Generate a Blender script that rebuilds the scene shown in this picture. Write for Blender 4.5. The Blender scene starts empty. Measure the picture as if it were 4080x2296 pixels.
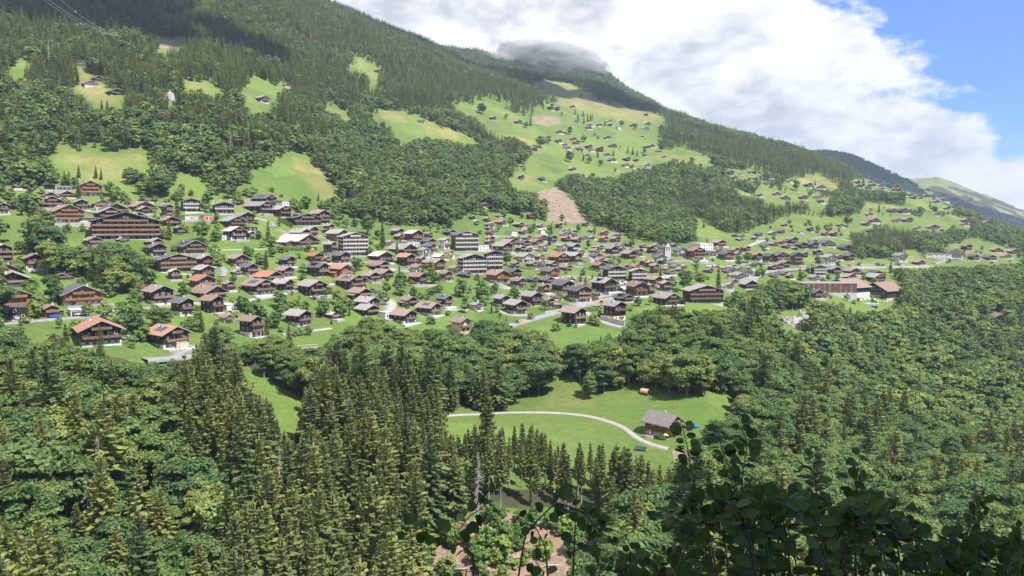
import bpy, math, random
import numpy as np
rng = np.random.default_rng(7); random.seed(7)
R = math.radians
# ------------------------------------------------------------------ camera, world, sun, exposure
SC = bpy.context.scene
COL = SC.collection
FPX, CX, CY = 3141.0, 2040.0, 1148.0          # focal length and centre, in pixels of a 4080 px wide frame
PITCH = R(4.76)
cam = bpy.data.cameras.new('camera'); camo = bpy.data.objects.new('camera', cam); COL.objects.link(camo)
cam.sensor_width = 36.0; cam.lens = 36.0*FPX/4080.0; cam.clip_start = 0.1; cam.clip_end = 40000
camo.location = (0, 0, 0); camo.rotation_euler = (math.pi/2 - PITCH, 0, 0)
SC.camera = camo
SUN_EL, SUN_AZ = R(56), R(132)                # azimuth clockwise from +Y: from the right, behind the camera
SUN = np.array([math.sin(SUN_AZ)*math.cos(SUN_EL), math.cos(SUN_AZ)*math.cos(SUN_EL), math.sin(SUN_EL)])
sl = bpy.data.lights.new('sun', 'SUN'); sl.energy = 5.0; sl.angle = R(0.53); sl.color = (1.0, 0.955, 0.88)
so = bpy.data.objects.new('sun', sl); COL.objects.link(so); so.rotation_euler = (math.pi/2 - SUN_EL, 0, math.pi - SUN_AZ)
from mathutils import Vector
so.rotation_euler = Vector(SUN).to_track_quat('Z', 'Y').to_euler()
SC.view_settings.view_transform = 'Standard'; SC.view_settings.look = 'None'
SC.view_settings.exposure = 0.95; SC.view_settings.gamma = 1.0
SC.cycles.transparent_max_bounces = 24; SC.cycles.max_bounces = 6
SC.cycles.use_denoising = True
SC.cycles.denoising_input_passes = 'RGB_ALBEDO_NORMAL'; SC.cycles.denoising_prefilter = 'ACCURATE'
try: SC.cycles.denoiser = 'OPENIMAGEDENOISE'
except Exception: pass
SC.render.film_transparent = False

class NT:
    def __init__(s, tree): s.t = tree; s.n = tree.nodes; s.l = tree.links
    def __call__(s, typ, ins=None, **kw):
        n = s.n.new(typ)
        for k, v in kw.items(): setattr(n, k, v)
        for k, v in (ins or {}).items():
            if isinstance(v, tuple) and len(v) == 2 and hasattr(v[0], 'outputs'): s.l.new(v[0].outputs[v[1]], n.inputs[k])
            elif hasattr(v, 'outputs'): s.l.new(v.outputs[0], n.inputs[k])
            else: n.inputs[k].default_value = v
        return n
    def m(s, op, a, b=0.0, c=0.0): return s('ShaderNodeMath', {0: a, 1: b, 2: c}, operation=op)
    def step(s, v, a, b, lo=0.0, hi=1.0): return s('ShaderNodeMapRange', {0: v, 1: a, 2: b, 3: lo, 4: hi}, interpolation_type='SMOOTHSTEP')
    def mix(s, f, a, b, blend='MIX'):
        n = s.n.new('ShaderNodeMixRGB'); n.blend_type = blend
        for k, v in ((0, f), (1, a), (2, b)):
            if isinstance(v, tuple) and len(v) == 2 and hasattr(v[0], 'outputs'): s.l.new(v[0].outputs[v[1]], n.inputs[k])
            elif hasattr(v, 'outputs'): s.l.new(v.outputs[0], n.inputs[k])
            else: n.inputs[k].default_value = (*v, 1) if (k and len(v) == 3) else v
        return n

W = bpy.data.worlds.new('World'); SC.world = W; W.use_nodes = True
def build_world():
    W.node_tree.nodes.clear(); g = NT(W.node_tree)
    sky = g('ShaderNodeTexSky', sky_type='NISHITA', sun_disc=False, sun_elevation=SUN_EL, sun_rotation=SUN_AZ, altitude=1000.0, air_density=1.0, dust_density=0.4, ozone_density=2.2)
    tc = g('ShaderNodeTexCoord'); sep = g('ShaderNodeSeparateXYZ', {0: (tc, 'Generated')})
    az = g.m('ARCTAN2', (sep, 0), (sep, 1)); el = g.m('ARCSINE', (sep, 2))
    p = g('ShaderNodeCombineXYZ', {0: g.m('MULTIPLY', az, 1.0), 1: g.m('MULTIPLY', el, 1.9), 2: 0.0})
    # soft warp so that the cloud edges curl
    w = g('ShaderNodeTexNoise', {'Vector': p, 'Scale': 7.0, 'Detail': 3.0})
    pw = g('ShaderNodeMixRGB', {0: 0.045, 1: p, 2: (w, 'Color')}, blend_type='ADD')
    n1 = g('ShaderNodeTexNoise', {'Vector': pw, 'Scale': 6.5, 'Detail': 9.0, 'Roughness': 0.58})
    n2 = g('ShaderNodeTexNoise', {'Vector': pw, 'Scale': 15.0, 'Detail': 6.0, 'Roughness': 0.55})
    # cover: full to the left, broken to the right; the clear edge leans to the right lower down
    edge = g.m('ADD', az, g.m('MULTIPLY', el, 0.77))
    bias = g.step(edge, 0.44, 0.82, 0.30, -0.30)
    low = g.step(el, 0.0, 0.10, 0.22, 0.0)
    cov = g.m('ADD', g.m('ADD', (n1, 0), bias), low)
    cover = g.step(cov, 0.51, 0.61)
    # light tops and grey undersides
    ps = g('ShaderNodeVectorMath', {0: pw, 1: (0.02, -0.035, 0.0)}, operation='ADD')
    n3 = g('ShaderNodeTexNoise', {'Vector': ps, 'Scale': 4.6, 'Detail': 9.0, 'Roughness': 0.6})
    sh = g.step(g.m('ADD', g.m('MULTIPLY', (n3, 0), 0.62), g.m('MULTIPLY', (n2, 0), 0.38)), 0.37, 0.53)
    ccol = g.mix(sh, (0.56, 0.57, 0.64), (1.0, 1.0, 1.0))
    bs = g('ShaderNodeBackground', {0: g.mix(1.0, sky, (0.44, 0.68, 1.10), 'MULTIPLY'), 1: 0.095})
    bc = g('ShaderNodeBackground', {0: ccol, 1: 0.60})
    mx = g('ShaderNodeMixShader', {0: cover, 1: bs, 2: bc})
    g.l.new(mx.outputs[0], g('ShaderNodeOutputWorld').inputs[0])
build_world()
W.cycles.sampling_method = 'MANUAL' if hasattr(W.cycles, 'sampling_method') else None
W.cycles.sample_map_resolution = 512

# ------------------------------------------------------------------ pixels of the frame <-> directions
SD = 4080/2576.0
TILES = dict(D=(0, 0, SD), S=(0, 0, 1.0), C1=(0, 0, .52795), C2=(1360, 0, .52795), C3=(2720, 0, .52795), C4=(0, 765, .52795), C5=(1360, 765, .52795), C6=(2720, 765, .52795),
    K0=(0, 1530, .5284), K=(1360, 1530, .5284), K2=(2720, 1530, .5284), T1=(0, 730, .25), T2=(644, 730, .25), T3=(1288, 850, .4423), T4=(1932, 850, .4423), T5=(2576, 850, .4423), T6=(3220, 850, .4423),
    B1=(0, 1060, .4423), B2=(644, 1060, .4423), B3=(1288, 1060, .4423), B4=(1932, 1060, .4423), U1=(2070, 400, .4423), U2=(2714, 600, .4423), U3=(3320, 660, .4423), BN=(2480, 1500, .24832))
def S(t, x, y): a = TILES[t]; return a[0] + a[2]*x, a[1] + a[2]*y
cp, sp = math.cos(PITCH), math.sin(PITCH)
def ray(us, vs):
    cx = (us - CX)/FPX; cy = (CY - vs)/FPX
    return cx, cp + cy*sp, -sp + cy*cp
def proj(x, y, z):
    d = y*cp - z*sp; h = y*sp + z*cp
    d = np.maximum(d, 1e-3)
    return CX + FPX*x/d, CY - FPX*h/d, d

# ------------------------------------------------------------------ value noise
_perm = rng.random((256, 256))
def vnoise(x, y):
    xi = np.floor(x).astype(int); yi = np.floor(y).astype(int); fx = x - xi; fy = y - yi
    fx = fx*fx*(3-2*fx); fy = fy*fy*(3-2*fy)
    g = lambda a, b: _perm[a & 255, b & 255]
    return (g(xi, yi)*(1-fx)+g(xi+1, yi)*fx)*(1-fy) + (g(xi, yi+1)*(1-fx)+g(xi+1, yi+1)*fx)*fy
def fbm(x, y, o=4):
    s = 0; a = .5
    for i in range(o): s = s + a*vnoise(x + 17.3*i, y - 9.1*i); x = x*2.03; y = y*2.03; a *= .5
    return s/(1-.5**o)

# ------------------------------------------------------------------ the land: height over azimuth and range
RN = [230, 280, 330, 390, 460, 540, 620, 720, 850, 1000, 1200, 1500, 1900, 2400, 3000, 4000, 5200, 6800]
VT = {   # image row of the ground at each range, for columns of the frame (2576 wide)
    0:    [1250, 1030, 880, 790, 700, 600, 500, 370, 245, 130, 20, -110, -60, 60, 150, 250, 380, 430],
    300:  [1240, 1020, 870, 785, 690, 600, 490, 340, 215, 115, 10, -105, -60, 60, 150, 250, 380, 430],
    620:  [1230, 1040, 900, 815, 700, 610, 500, 370, 270, 180, 70, -65, -50, 60, 150, 250, 380, 430],
    900:  [1240, 1080, 950, 830, 720, 630, 560, 480, 400, 320, 210, 70, 25, 80, 110, 220, 380, 450],
    1200: [1250, 1085, 1000, 850, 745, 670, 600, 540, 480, 410, 310, 215, 182, 190, 130, 240, 400, 470],
    1500: [1290, 1100, 1000, 840, 760, 705, 655, 605, 545, 485, 410, 310, 240, 210, 175, 300, 420, 500],
    1800: [1300, 1110, 1000, 860, 790, 735, 690, 640, 590, 540, 460, 380, 325, 345, 370, 420, 500, 530],
    2100: [1400, 1290, 1200, 1080, 960, 850, 765, 700, 650, 608, 540, 462, 416, 440, 430, 380, 440, 470],
    2000: [1370, 1240, 1140, 1010, 905, 810, 735, 680, 630, 582, 510, 425, 376, 400, 420, 385, 470, 500],
    2200: [1420, 1320, 1240, 1130, 1020, 905, 815, 735, 668, 630, 570, 492, 472, 495, 470, 418, 470, 462],
    2350: [1450, 1350, 1280, 1180, 1080, 970, 870, 770, 690, 655, 600, 530, 512, 535, 545, 497, 480, 444],
    2576: [1470, 1380, 1310, 1220, 1130, 1030, 930, 830, 745, 695, 645, 605, 592, 600, 605, 590, 565, 532]}
NEAR = [(3, -1.75), (8, -5.2), (20, -15), (40, -31), (60, -46), (90, -66), (140, -84), (190, -90)]
RMIN, RATIO = 2.2, 1.0125
NR = int(math.log(7300/RMIN)/math.log(RATIO)) + 1
RS = RMIN*RATIO**np.arange(NR)
AZ = np.concatenate([np.arange(-180, -60, 4.0), np.arange(-60, -38, 1.0), np.arange(-38, 38.01, 0.16), np.arange(39, 60, 1.0), np.arange(60, 181, 4.0)])
AZ = np.radians(AZ)
def land():
    cols = []
    for u, vs in sorted(VT.items()):
        zs = []
        for r, v in zip(RN, vs):
            dx, dy, dz = ray(u*SD, v*SD); zs.append(r*dz/math.hypot(dx, dy))
        az = math.atan((u*SD - CX)/FPX)
        rr = [a for a, _ in NEAR] + RN; zz = [b for _, b in NEAR] + zs
        cols.append((az, np.interp(np.log(RS), np.log(rr), zz)))
    first, last = cols[0][1], cols[-1][1]
    side = np.interp(RS, [2, 200, 600, 14000], [-1.2, -40, -40, 100])
    back = np.interp(RS, [2, 12, 400, 1500, 14000], [-1.7, 3, 200, 420, 450])
    cols = [(-math.pi, back), (-R(110), side*.4+back*.4), (-R(60), first)] + cols + [(R(60), last), (R(110), side*.4+back*.4), (math.pi, back)]
    ca = np.array([c[0] for c in cols]); cz = np.array([c[1] for c in cols])
    Z = np.empty((len(AZ), NR))
    for j in range(NR): Z[:, j] = np.interp(AZ, ca, cz[:, j])
    k = np.hanning(13)[1:-1]; k /= k.sum(); p = len(k)//2
    Z = np.apply_along_axis(lambda a: np.convolve(np.pad(a, p, mode='edge'), k, 'valid'), 1, Z)
    sel = np.abs(AZ) < R(37.9); A = Z[sel]; k = np.hanning(17)[1:-1]; k /= k.sum(); p = len(k)//2
    A2 = np.apply_along_axis(lambda a: np.convolve(np.pad(a, p, mode='edge'), k, 'valid'), 0, A); Z[sel] = A2
    X = np.sin(AZ)[:, None]*RS[None]; Y = np.cos(AZ)[:, None]*RS[None]
    amp = np.interp(RS, [0, 100, 330, 600, 900, 1500, 3000, 6000], [0.05, 1.2, 1.6, 2.2, 12, 20, 40, 60])
    Z += (fbm(X/130.0+40, Y/130.0+40, 4) - .5)*amp[None]
    # gullies and spurs that run down the mountain side
    g = fbm(np.sin(AZ)[:, None]*9 + X/900.0 + 70, Y/1500.0 + 10, 3) - .5
    Z += g*np.interp(RS, [0, 650, 1000, 2000, 6000], [0, 0, 34, 50, 60])[None]*.45
    return X, Y, Z
GX, GY, GZ = land()
def height(x, y):
    x = np.asarray(x, float); y = np.asarray(y, float)
    az = np.arctan2(x, y); r = np.maximum(np.hypot(x, y), RMIN*1.001)
    fi = np.interp(az, AZ, np.arange(len(AZ))); fj = np.log(r/RMIN)/math.log(RATIO)
    i = np.clip(fi.astype(int), 0, len(AZ)-2); j = np.clip(fj.astype(int), 0, NR-2); a = fi-i; b = np.clip(fj-j, 0, 1)
    return (GZ[i, j]*(1-b)+GZ[i, j+1]*b)*(1-a) + (GZ[i+1, j]*(1-b)+GZ[i+1, j+1]*b)*a
TAN = GZ/RS[None]
J0 = int(np.searchsorted(RS, 185))
RUNMAX = np.maximum.accumulate(np.where(np.arange(NR)[None] < J0, -9, TAN), axis=1)
def hit(us, vs, j0=J0):
    """first point of the land that the pixel (us, vs) looks at"""
    dx, dy, dz = ray(us, vs); t = dz/math.hypot(dx, dy); az = math.atan2(dx, dy)
    fi = float(np.interp(az, AZ, np.arange(len(AZ)))); i = min(int(fi), len(AZ)-2); a = fi-i
    T = TAN[i]*(1-a) + TAN[i+1]*a
    k = np.nonzero(T[j0:] >= t)[0]
    if len(k) == 0: return None
    k = k[0] + j0
    if k == j0: r = RS[k]
    else:
        f = (t-T[k-1])/(T[k]-T[k-1]+1e-12); r = RS[k-1]*(1-f) + RS[k]*f
    x, y = r*math.sin(az), r*math.cos(az)
    return x, y, float(height(x, y)), r
def at(t, x, y): return hit(*S(t, x, y))

# ------------------------------------------------------------------ raster masks over the view (half of 2576 x 1450)
MW, MH = 1288, 725
def poly_mask(poly, m=None):
    m = np.zeros((MH, MW), bool) if m is None else m
    P = np.array(poly, float)/2.0; x0, y0 = np.floor(P.min(0)).astype(int); x1, y1 = np.ceil(P.max(0)).astype(int)
    x0, y0, x1, y1 = max(x0, 0), max(y0, 0), min(x1, MW-1), min(y1, MH-1)
    if x1 <= x0 or y1 <= y0: return m
    gx, gy = np.meshgrid(np.arange(x0, x1+1)+.5, np.arange(y0, y1+1)+.5); ins = np.zeros(gx.shape, bool)
    for (ax, ay), (bx, by) in zip(P, np.roll(P, -1, 0)):
        c = ((ay > gy) != (by > gy)); ins ^= c & (gx < (bx-ax)*(gy-ay)/(by-ay+1e-12)+ax)
    m[y0:y1+1, x0:x1+1] |= ins
    return m
def sample(mask, us, vs):
    i = np.clip((np.asarray(us)/SD/2).astype(int), 0, MW-1); j = np.clip((np.asarray(vs)/SD/2).astype(int), 0, MH-1)
    return mask[j, i]
VILLAGE = [(0, 500), (30, 480), (130, 485), (200, 450), (260, 470), (320, 500), (380, 510), (440, 490), (560, 495), (640, 490), (700, 480), (790, 500), (850, 505), (880, 545), (900, 555), (1000, 572), (1100, 575), (1190, 545), (1230, 537), (1290, 545), (1340, 555), (1400, 555), (1480, 560), (1560, 590), (1600, 605), (1700, 615), (1750, 612), (1870, 618), (1850, 597), (1900, 580), (1960, 550), (2000, 540), (2060, 545), (2110, 570), (2136, 600), (2140, 650), (2250, 655), (2400, 640), (2480, 630), (2576, 634), (2576, 662), (2430, 668), (2270, 674), (2150, 680), (2230, 690), (2270, 725), (2262, 755), (2215, 776), (2150, 774), (2120, 760), (2040, 745), (2010, 708), (1960, 695), (1900, 705), (1870, 735), (1850, 728), (1832, 775), (1730, 776), (1690, 745), (1600, 790), (1572, 822), (1560, 832), (1480, 852), (1390, 862), (1370, 832), (1290, 817), (1262, 795), (1200, 806), (1110, 822), (1000, 815), (930, 795), (900, 805), (870, 815), (830, 845), (800, 872), (750, 870), (700, 835), (640, 850), (570, 855), (545, 800), (500, 850), (470, 885), (440, 905), (380, 905), (240, 872), (190, 862), (150, 815), (100, 868), (60, 862), (30, 830), (0, 885)]
BARN_MEADOW = [(1105, 1043), (1250, 1037), (1310, 1022), (1370, 992), (1400, 962), (1410, 940), (1430, 960), (1460, 1000), (1490, 1007), (1530, 997), (1560, 982), (1600, 975), (1650, 987), (1700, 1002), (1790, 1002), (1855, 992), (1850, 1030), (1800, 1052), (1768, 1090), (1750, 1120), (1690, 1160), (1640, 1145), (1600, 1128), (1540, 1112), (1490, 1102), (1430, 1112), (1390, 1092), (1350, 1075), (1330, 1046), (1290, 1062), (1250, 1066), (1200, 1058), (1150, 1082), (1118, 1078)]
CLEARING = [(1130, 1312), (1200, 1300), (1270, 1290), (1330, 1296), (1420, 1290), (1500, 1320), (1540, 1360), (1480, 1450), (1070, 1450), (1065, 1400), (1120, 1350)]
CUT = [(1352, 482), (1400, 472), (1440, 500), (1468, 548), (1476, 560), (1420, 562), (1372, 556), (1380, 540)]
OPEN = [VILLAGE, BARN_MEADOW, CLEARING, CUT, [(1950, 790), (2000, 783), (2038, 780), (2036, 810), (2010, 824), (1970, 824), (1948, 806)], [(416, 234), (440, 234), (440, 258), (418, 258)],
    [(600, 930), (640, 945), (690, 985), (760, 1018), (778, 1033), (762, 1060), (732, 1092), (716, 1080), (690, 1002), (620, 960)],
    [(32, 165), (60, 150), (68, 150), (65, 190), (40, 193)],
    [(195, 165), (215, 170), (210, 185), (225, 195), (255, 200), (268, 220), (275, 245), (310, 245), (320, 265), (305, 275), (285, 270), (270, 280), (230, 280), (228, 260), (215, 235), (180, 215), (205, 208), (195, 190)],
    [(463, 208), (490, 200), (515, 198), (570, 230), (540, 234), (510, 224), (465, 224)],
    [(635, 182), (660, 195), (700, 215), (704, 245), (690, 252), (640, 242), (610, 227), (605, 219), (632, 212)],
    [(630, 256), (695, 260), (695, 285), (640, 287), (622, 276)],
    [(125, 400), (140, 365), (165, 362), (172, 372), (218, 390), (230, 365), (260, 385), (270, 390), (330, 388), (345, 375), (362, 377), (377, 420), (372, 447), (335, 420), (298, 430), (292, 446), (322, 472), (342, 492), (402, 502), (330, 508), (270, 482), (240, 452), (205, 450), (170, 462), (150, 440), (125, 420)],
    [(462, 430), (490, 440), (520, 465), (552, 487), (520, 497), (430, 499), (440, 470), (460, 455)],
    [(700, 380), (770, 390), (780, 400), (790, 430), (820, 465), (857, 502), (800, 517), (700, 497), (600, 492), (625, 470), (640, 425), (670, 425), (695, 415)],
    [(810, 258), (850, 278), (893, 300), (870, 304), (820, 282)],
    [(880, 145), (920, 150), (955, 180), (950, 215), (937, 235), (928, 190), (880, 162)],
    [(935, 268), (1000, 285), (1070, 302), (1130, 325), (1160, 335), (1195, 355), (1220, 362), (1190, 364), (1130, 352), (1080, 350), (1040, 352), (1005, 360), (980, 332), (950, 302), (930, 287)],
    [(1140, 255), (1180, 262), (1200, 250), (1240, 250), (1275, 255), (1300, 280), (1340, 285), (1345, 265), (1405, 268), (1402, 242), (1330, 205), (1360, 199), (1420, 205), (1480, 230), (1500, 250), (1600, 270), (1680, 295), (1672, 310), (1655, 335), (1660, 360), (1690, 375), (1720, 370), (1790, 400), (1802, 420), (1740, 412), (1690, 396), (1640, 420), (1590, 430), (1550, 450), (1480, 442), (1410, 437), (1400, 462), (1360, 482), (1300, 470), (1290, 450), (1310, 432), (1340, 395), (1340, 370), (1300, 347), (1220, 332), (1200, 305), (1150, 272)],
    [(1745, 545), (1790, 565), (1850, 600), (1862, 622), (1800, 622), (1752, 602)],
    [(1843, 471), (1895, 488), (1900, 496), (1870, 492)], [(1905, 475), (1950, 480), (1980, 490), (1980, 512), (1930, 507)], [(1973, 460), (2000, 475), (2027, 485), (2020, 502), (1988, 502)],
    [(1990, 448), (2060, 440), (2080, 450), (2120, 470), (2080, 478), (2030, 475), (2000, 462)], [(2030, 500), (2090, 498), (2082, 522), (2040, 520)], [(1910, 580), (1950, 565), (2000, 580), (1990, 607), (1920, 602)],
    [(2054, 577), (2075, 542), (2120, 550), (2122, 592), (2060, 587)], [(1830, 430), (1860, 432), (1910, 430), (1920, 455), (1850, 452)], [(1717, 380), (1740, 385), (1790, 400), (1800, 420), (1740, 410)],
    [(2149, 455), (2185, 447), (2330, 470), (2345, 480), (2340, 497), (2280, 482), (2200, 480), (2150, 474)],
    [(2275, 488), (2340, 485), (2390, 490), (2412, 515), (2400, 530), (2380, 532), (2330, 517), (2335, 532), (2325, 542), (2310, 527), (2285, 527), (2230, 530), (2170, 542), (2175, 510), (2260, 517), (2285, 515)],
    [(2145, 545), (2170, 540), (2230, 545), (2300, 545), (2390, 548), (2400, 562), (2380, 577), (2330, 580), (2270, 572), (2240, 562), (2200, 562), (2170, 582), (2100, 584), (2096, 550)],
    [(2390, 545), (2440, 553), (2442, 577), (2400, 572)], [(2278, 632), (2312, 628), (2342, 660), (2273, 667)], [(2378, 622), (2420, 610), (2460, 600), (2576, 640), (2576, 662), (2350, 662)]]
WOODS = [  # woods standing inside the open land
    [(62, 572), (84, 540), (112, 520), (150, 608), (200, 618), (252, 598), (302, 612), (358, 636), (360, 700), (346, 718), (312, 740), (262, 742), (240, 712), (165, 702), (100, 712), (66, 690), (110, 672), (60, 640)],
    [(1165, 296), (1200, 292), (1230, 318), (1260, 342), (1300, 372), (1338, 395), (1290, 402), (1230, 372), (1182, 342), (1168, 315)],
    [(40, 500), (66, 480), (128, 505), (140, 540), (90, 560), (50, 545)], [(1310, 268), (1338, 280), (1330, 292), (1312, 288)]]
open_m = np.zeros((MH, MW), bool)
for p_ in OPEN: poly_mask(p_, open_m)
wood_m = np.zeros((MH, MW), bool)
for p_ in WOODS: poly_mask(p_, wood_m)
open_m &= ~wood_m
village_m = poly_mask(VILLAGE) & ~wood_m
cut_m = poly_mask(CUT); clear_m = poly_mask(CLEARING)
# ------------------------------------------------------------------ object helpers
def tag(o, label=None, cat=None, group=None, kind=None):
    if label: o['label'] = label
    if cat: o['category'] = cat
    if group: o['group'] = group
    if kind: o['kind'] = kind
    return o
def link(o, parent=None):
    COL.objects.link(o)
    if parent is not None: o.parent = parent
    return o
def empty(name, loc, rz=0.0):
    o = bpy.data.objects.new(name, None); o.empty_display_size = .5; COL.objects.link(o); o.location = loc; o.rotation_euler = (0, 0, rz); return o
def add(name, me, parent=None, loc=None, rot=None, scale=None):
    o = bpy.data.objects.new(name, me); link(o, parent)
    if loc is not None: o.location = loc
    if rot is not None: o.rotation_euler = rot
    if scale is not None: o.scale = scale
    return o
class MB:
    """collects boxes, prisms and tubes and links them as ONE mesh"""
    def __init__(s): s.v = []; s.f = []; s.m = []
    def poly(s, pts, mi=0):
        n = len(s.v); s.v += [tuple(map(float, p)) for p in pts]; s.f.append(tuple(range(n, n+len(pts)))); s.m.append(mi)
    def box(s, x0, x1, y0, y1, z0, z1, mi=0):
        n = len(s.v); s.v += [(x0, y0, z0), (x1, y0, z0), (x1, y1, z0), (x0, y1, z0), (x0, y0, z1), (x1, y0, z1), (x1, y1, z1), (x0, y1, z1)]
        s.f += [tuple(n+i for i in q) for q in ((0, 3, 2, 1), (4, 5, 6, 7), (0, 1, 5, 4), (1, 2, 6, 5), (2, 3, 7, 6), (3, 0, 4, 7))]; s.m += [mi]*6
    def hexa(s, a, b, mi=0, mtop=None):
        """solid between two quads a (bottom) and b (top), same winding"""
        n = len(s.v); s.v += [tuple(map(float, p)) for p in a] + [tuple(map(float, p)) for p in b]
        s.f += [tuple(n+i for i in q) for q in ((0, 3, 2, 1), (4, 5, 6, 7), (0, 1, 5, 4), (1, 2, 6, 5), (2, 3, 7, 6), (3, 0, 4, 7))]
        s.m += [mi, mi if mtop is None else mtop, mi, mi, mi, mi]
    def tube(s, pts, r0, r1=None, n=6, mi=0, cap=True):
        pts = [np.array(p, float) for p in pts]; r1 = r0 if r1 is None else r1; k = len(s.v); N = len(pts)
        for i, p in enumerate(pts):
            d = pts[min(i+1, N-1)] - pts[max(i-1, 0)]; d /= np.linalg.norm(d)+1e-9
            a = np.cross(d, (0, 0, 1) if abs(d[2]) < .9 else (1, 0, 0)); a /= np.linalg.norm(a); b = np.cross(d, a); r = r0+(r1-r0)*i/(N-1)
            for q in range(n): t = 2*math.pi*q/n; s.v.append(tuple(p + r*(math.cos(t)*a+math.sin(t)*b)))
        for i in range(N-1):
            for q in range(n): s.f.append((k+i*n+q, k+i*n+(q+1) % n, k+(i+1)*n+(q+1) % n, k+(i+1)*n+q)); s.m.append(mi)
        if cap: s.f += [tuple(k+q for q in range(n)), tuple(k+(N-1)*n+q for q in reversed(range(n)))]; s.m += [mi, mi]
    def mesh(s, name, mats, smooth=False):
        me = bpy.data.meshes.new(name); me.from_pydata(s.v, [], s.f)
        for m in (mats if isinstance(mats, (list, tuple)) else [mats]): me.materials.append(m)
        me.polygons.foreach_set('material_index', s.m)
        if smooth: me.polygons.foreach_set('use_smooth', [True]*len(s.f))
        me.update(); return me
def np_mesh(name, V, F, mats, mi=None, smooth=False):
    """mesh from arrays; F is (n, k)"""
    me = bpy.data.meshes.new(name); n, k = F.shape
    me.vertices.add(len(V)); me.vertices.foreach_set('co', np.ascontiguousarray(V, np.float32).ravel())
    me.loops.add(n*k); me.loops.foreach_set('vertex_index', np.ascontiguousarray(F, np.int32).ravel())
    me.polygons.add(n); me.polygons.foreach_set('loop_start', np.arange(0, n*k, k, dtype=np.int32))
    try: me.polygons.foreach_set('loop_total', np.full(n, k, np.int32))
    except Exception: pass
    for m in (mats if isinstance(mats, (list, tuple)) else [mats]): me.materials.append(m)
    if mi is not None: me.polygons.foreach_set('material_index', np.ascontiguousarray(mi, np.int32))
    if smooth: me.polygons.foreach_set('use_smooth', np.ones(n, bool))
    me.update(calc_edges=True); me.validate(); return me

# ------------------------------------------------------------------ materials
def material(name):
    m = bpy.data.materials.new(name); m.use_nodes = True; m.node_tree.nodes.clear(); return m, NT(m.node_tree)
def out(g, sh): g.l.new(sh.outputs[0], g('ShaderNodeOutputMaterial').inputs[0])
def surf(name, c1, c2, scale=1.0, rough=.8, var=0.25, bump=0.0, stretch=(1, 1, 1), spec=.3, rows=None):
    """two-tone worn surface: noise in object space, each object a little lighter or darker"""
    m, g = material(name); tc = g('ShaderNodeTexCoord'); oi = g('ShaderNodeObjectInfo')
    mp = g('ShaderNodeMapping', {0: (tc, 'Object'), 'Scale': stretch})
    n = g('ShaderNodeTexNoise', {'Vector': mp, 'Scale': scale, 'Detail': 5.0, 'Roughness': .65})
    f = g.step((n, 0), .32, .68); c = g.mix(f, c1, c2)
    if rows:   # courses of tiles or boards
        wv = g('ShaderNodeTexWave', {'Vector': (tc, 'Object'), 'Scale': rows[1], 'Distortion': .6, 'Detail': 2.0}, wave_type='BANDS', bands_direction=rows[0])
        c = g.mix(g.step((wv, 'Fac'), .0, .35, rows[2], 0), c, tuple(x*.45 for x in c1))
    v = g('ShaderNodeMapRange', {0: (oi, 'Random'), 1: 0.0, 2: 1.0, 3: 1-var, 4: 1+var})
    hs = g('ShaderNodeHueSaturation', {'Color': c, 'Value': v, 'Saturation': g('ShaderNodeMapRange', {0: (oi, 'Random'), 1: 0.0, 2: 1.0, 3: 1.12, 4: .9})})
    b = g('ShaderNodeBsdfPrincipled', {'Base Color': hs, 'Roughness': rough, 'Specular IOR Level': spec})
    if bump: g.l.new(g('ShaderNodeBump', {'Height': (n, 0), 'Strength': bump, 'Distance': .2}).outputs[0], b.inputs['Normal'])
    out(g, b); return m
M = {}
M['g'] = surf('roof_slate_grey', (.195, .18, .172), (.32, .297, .28), 1.4, .75, .16, .2, rows=('Z', 1.9, .35))
M['d'] = surf('roof_slate_dark', (.065, .068, .078), (.12, .122, .132), 1.2, .6, .2, .2, rows=('Z', 1.9, .3))
M['b'] = surf('roof_tile_brown', (.20, .135, .11), (.30, .215, .18), 1.4, .8, .14, .2, rows=('Z', 1.9, .35))
M['r'] = surf('roof_tile_red', (.28, .122, .08), (.37, .185, .13), 1.3, .8, .12, .2, rows=('Z', 1.9, .3))
M['l'] = surf('roof_slate_pale', (.34, .32, .30), (.47, .445, .42), 1.2, .7, .1, .2, rows=('Z', 1.9, .3))
M['pk'] = surf('roof_sheet_pink', (.62, .47, .42), (.75, .62, .57), .5, .6, .05)
M['bg'] = surf('roof_shingle_old', (.135, .122, .115), (.225, .205, .19), 1.4, .8, .1, .3, rows=('Z', 1.9, .4))
M['edge'] = surf('roof_edge', (.22, .2, .19), (.34, .32, .3), 2, .6, .25)
M['k'] = surf('timber_dark', (.020, .014, .012), (.048, .033, .027), 1.2, .7, .3, .2, (1, 1, 6), rows=('Z', 3.2, .5))
M['n'] = surf('timber_brown', (.095, .045, .026), (.17, .085, .05), 1.2, .7, .3, .2, (1, 1, 6), rows=('Z', 3.2, .5))
M['o'] = surf('timber_orange', (.21, .10, .05), (.32, .165, .085), 1.1, .65, .15, .2, (1, 1, 6), rows=('Z', 3.2, .35))
M['w'] = surf('plaster_white', (.50, .49, .465), (.64, .63, .60), .7, .85, .06)
M['y'] = surf('plaster_cream', (.66, .52, .33), (.76, .62, .42), .7, .85, .08)
M['s'] = surf('stone_wall', (.26, .24, .21), (.52, .49, .44), 2.6, .9, .1, .6)
M['c'] = surf('concrete', (.40, .39, .37), (.54, .53, .50), .6, .85, .06)
M['rail'] = surf('balcony_timber', (.13, .082, .06), (.235, .16, .12), 1.5, .7, .3, 0, (1, 1, 5))
M['pale'] = surf('balcony_pale', (.33, .305, .28), (.46, .43, .40), .8, .7, .1)
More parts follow.
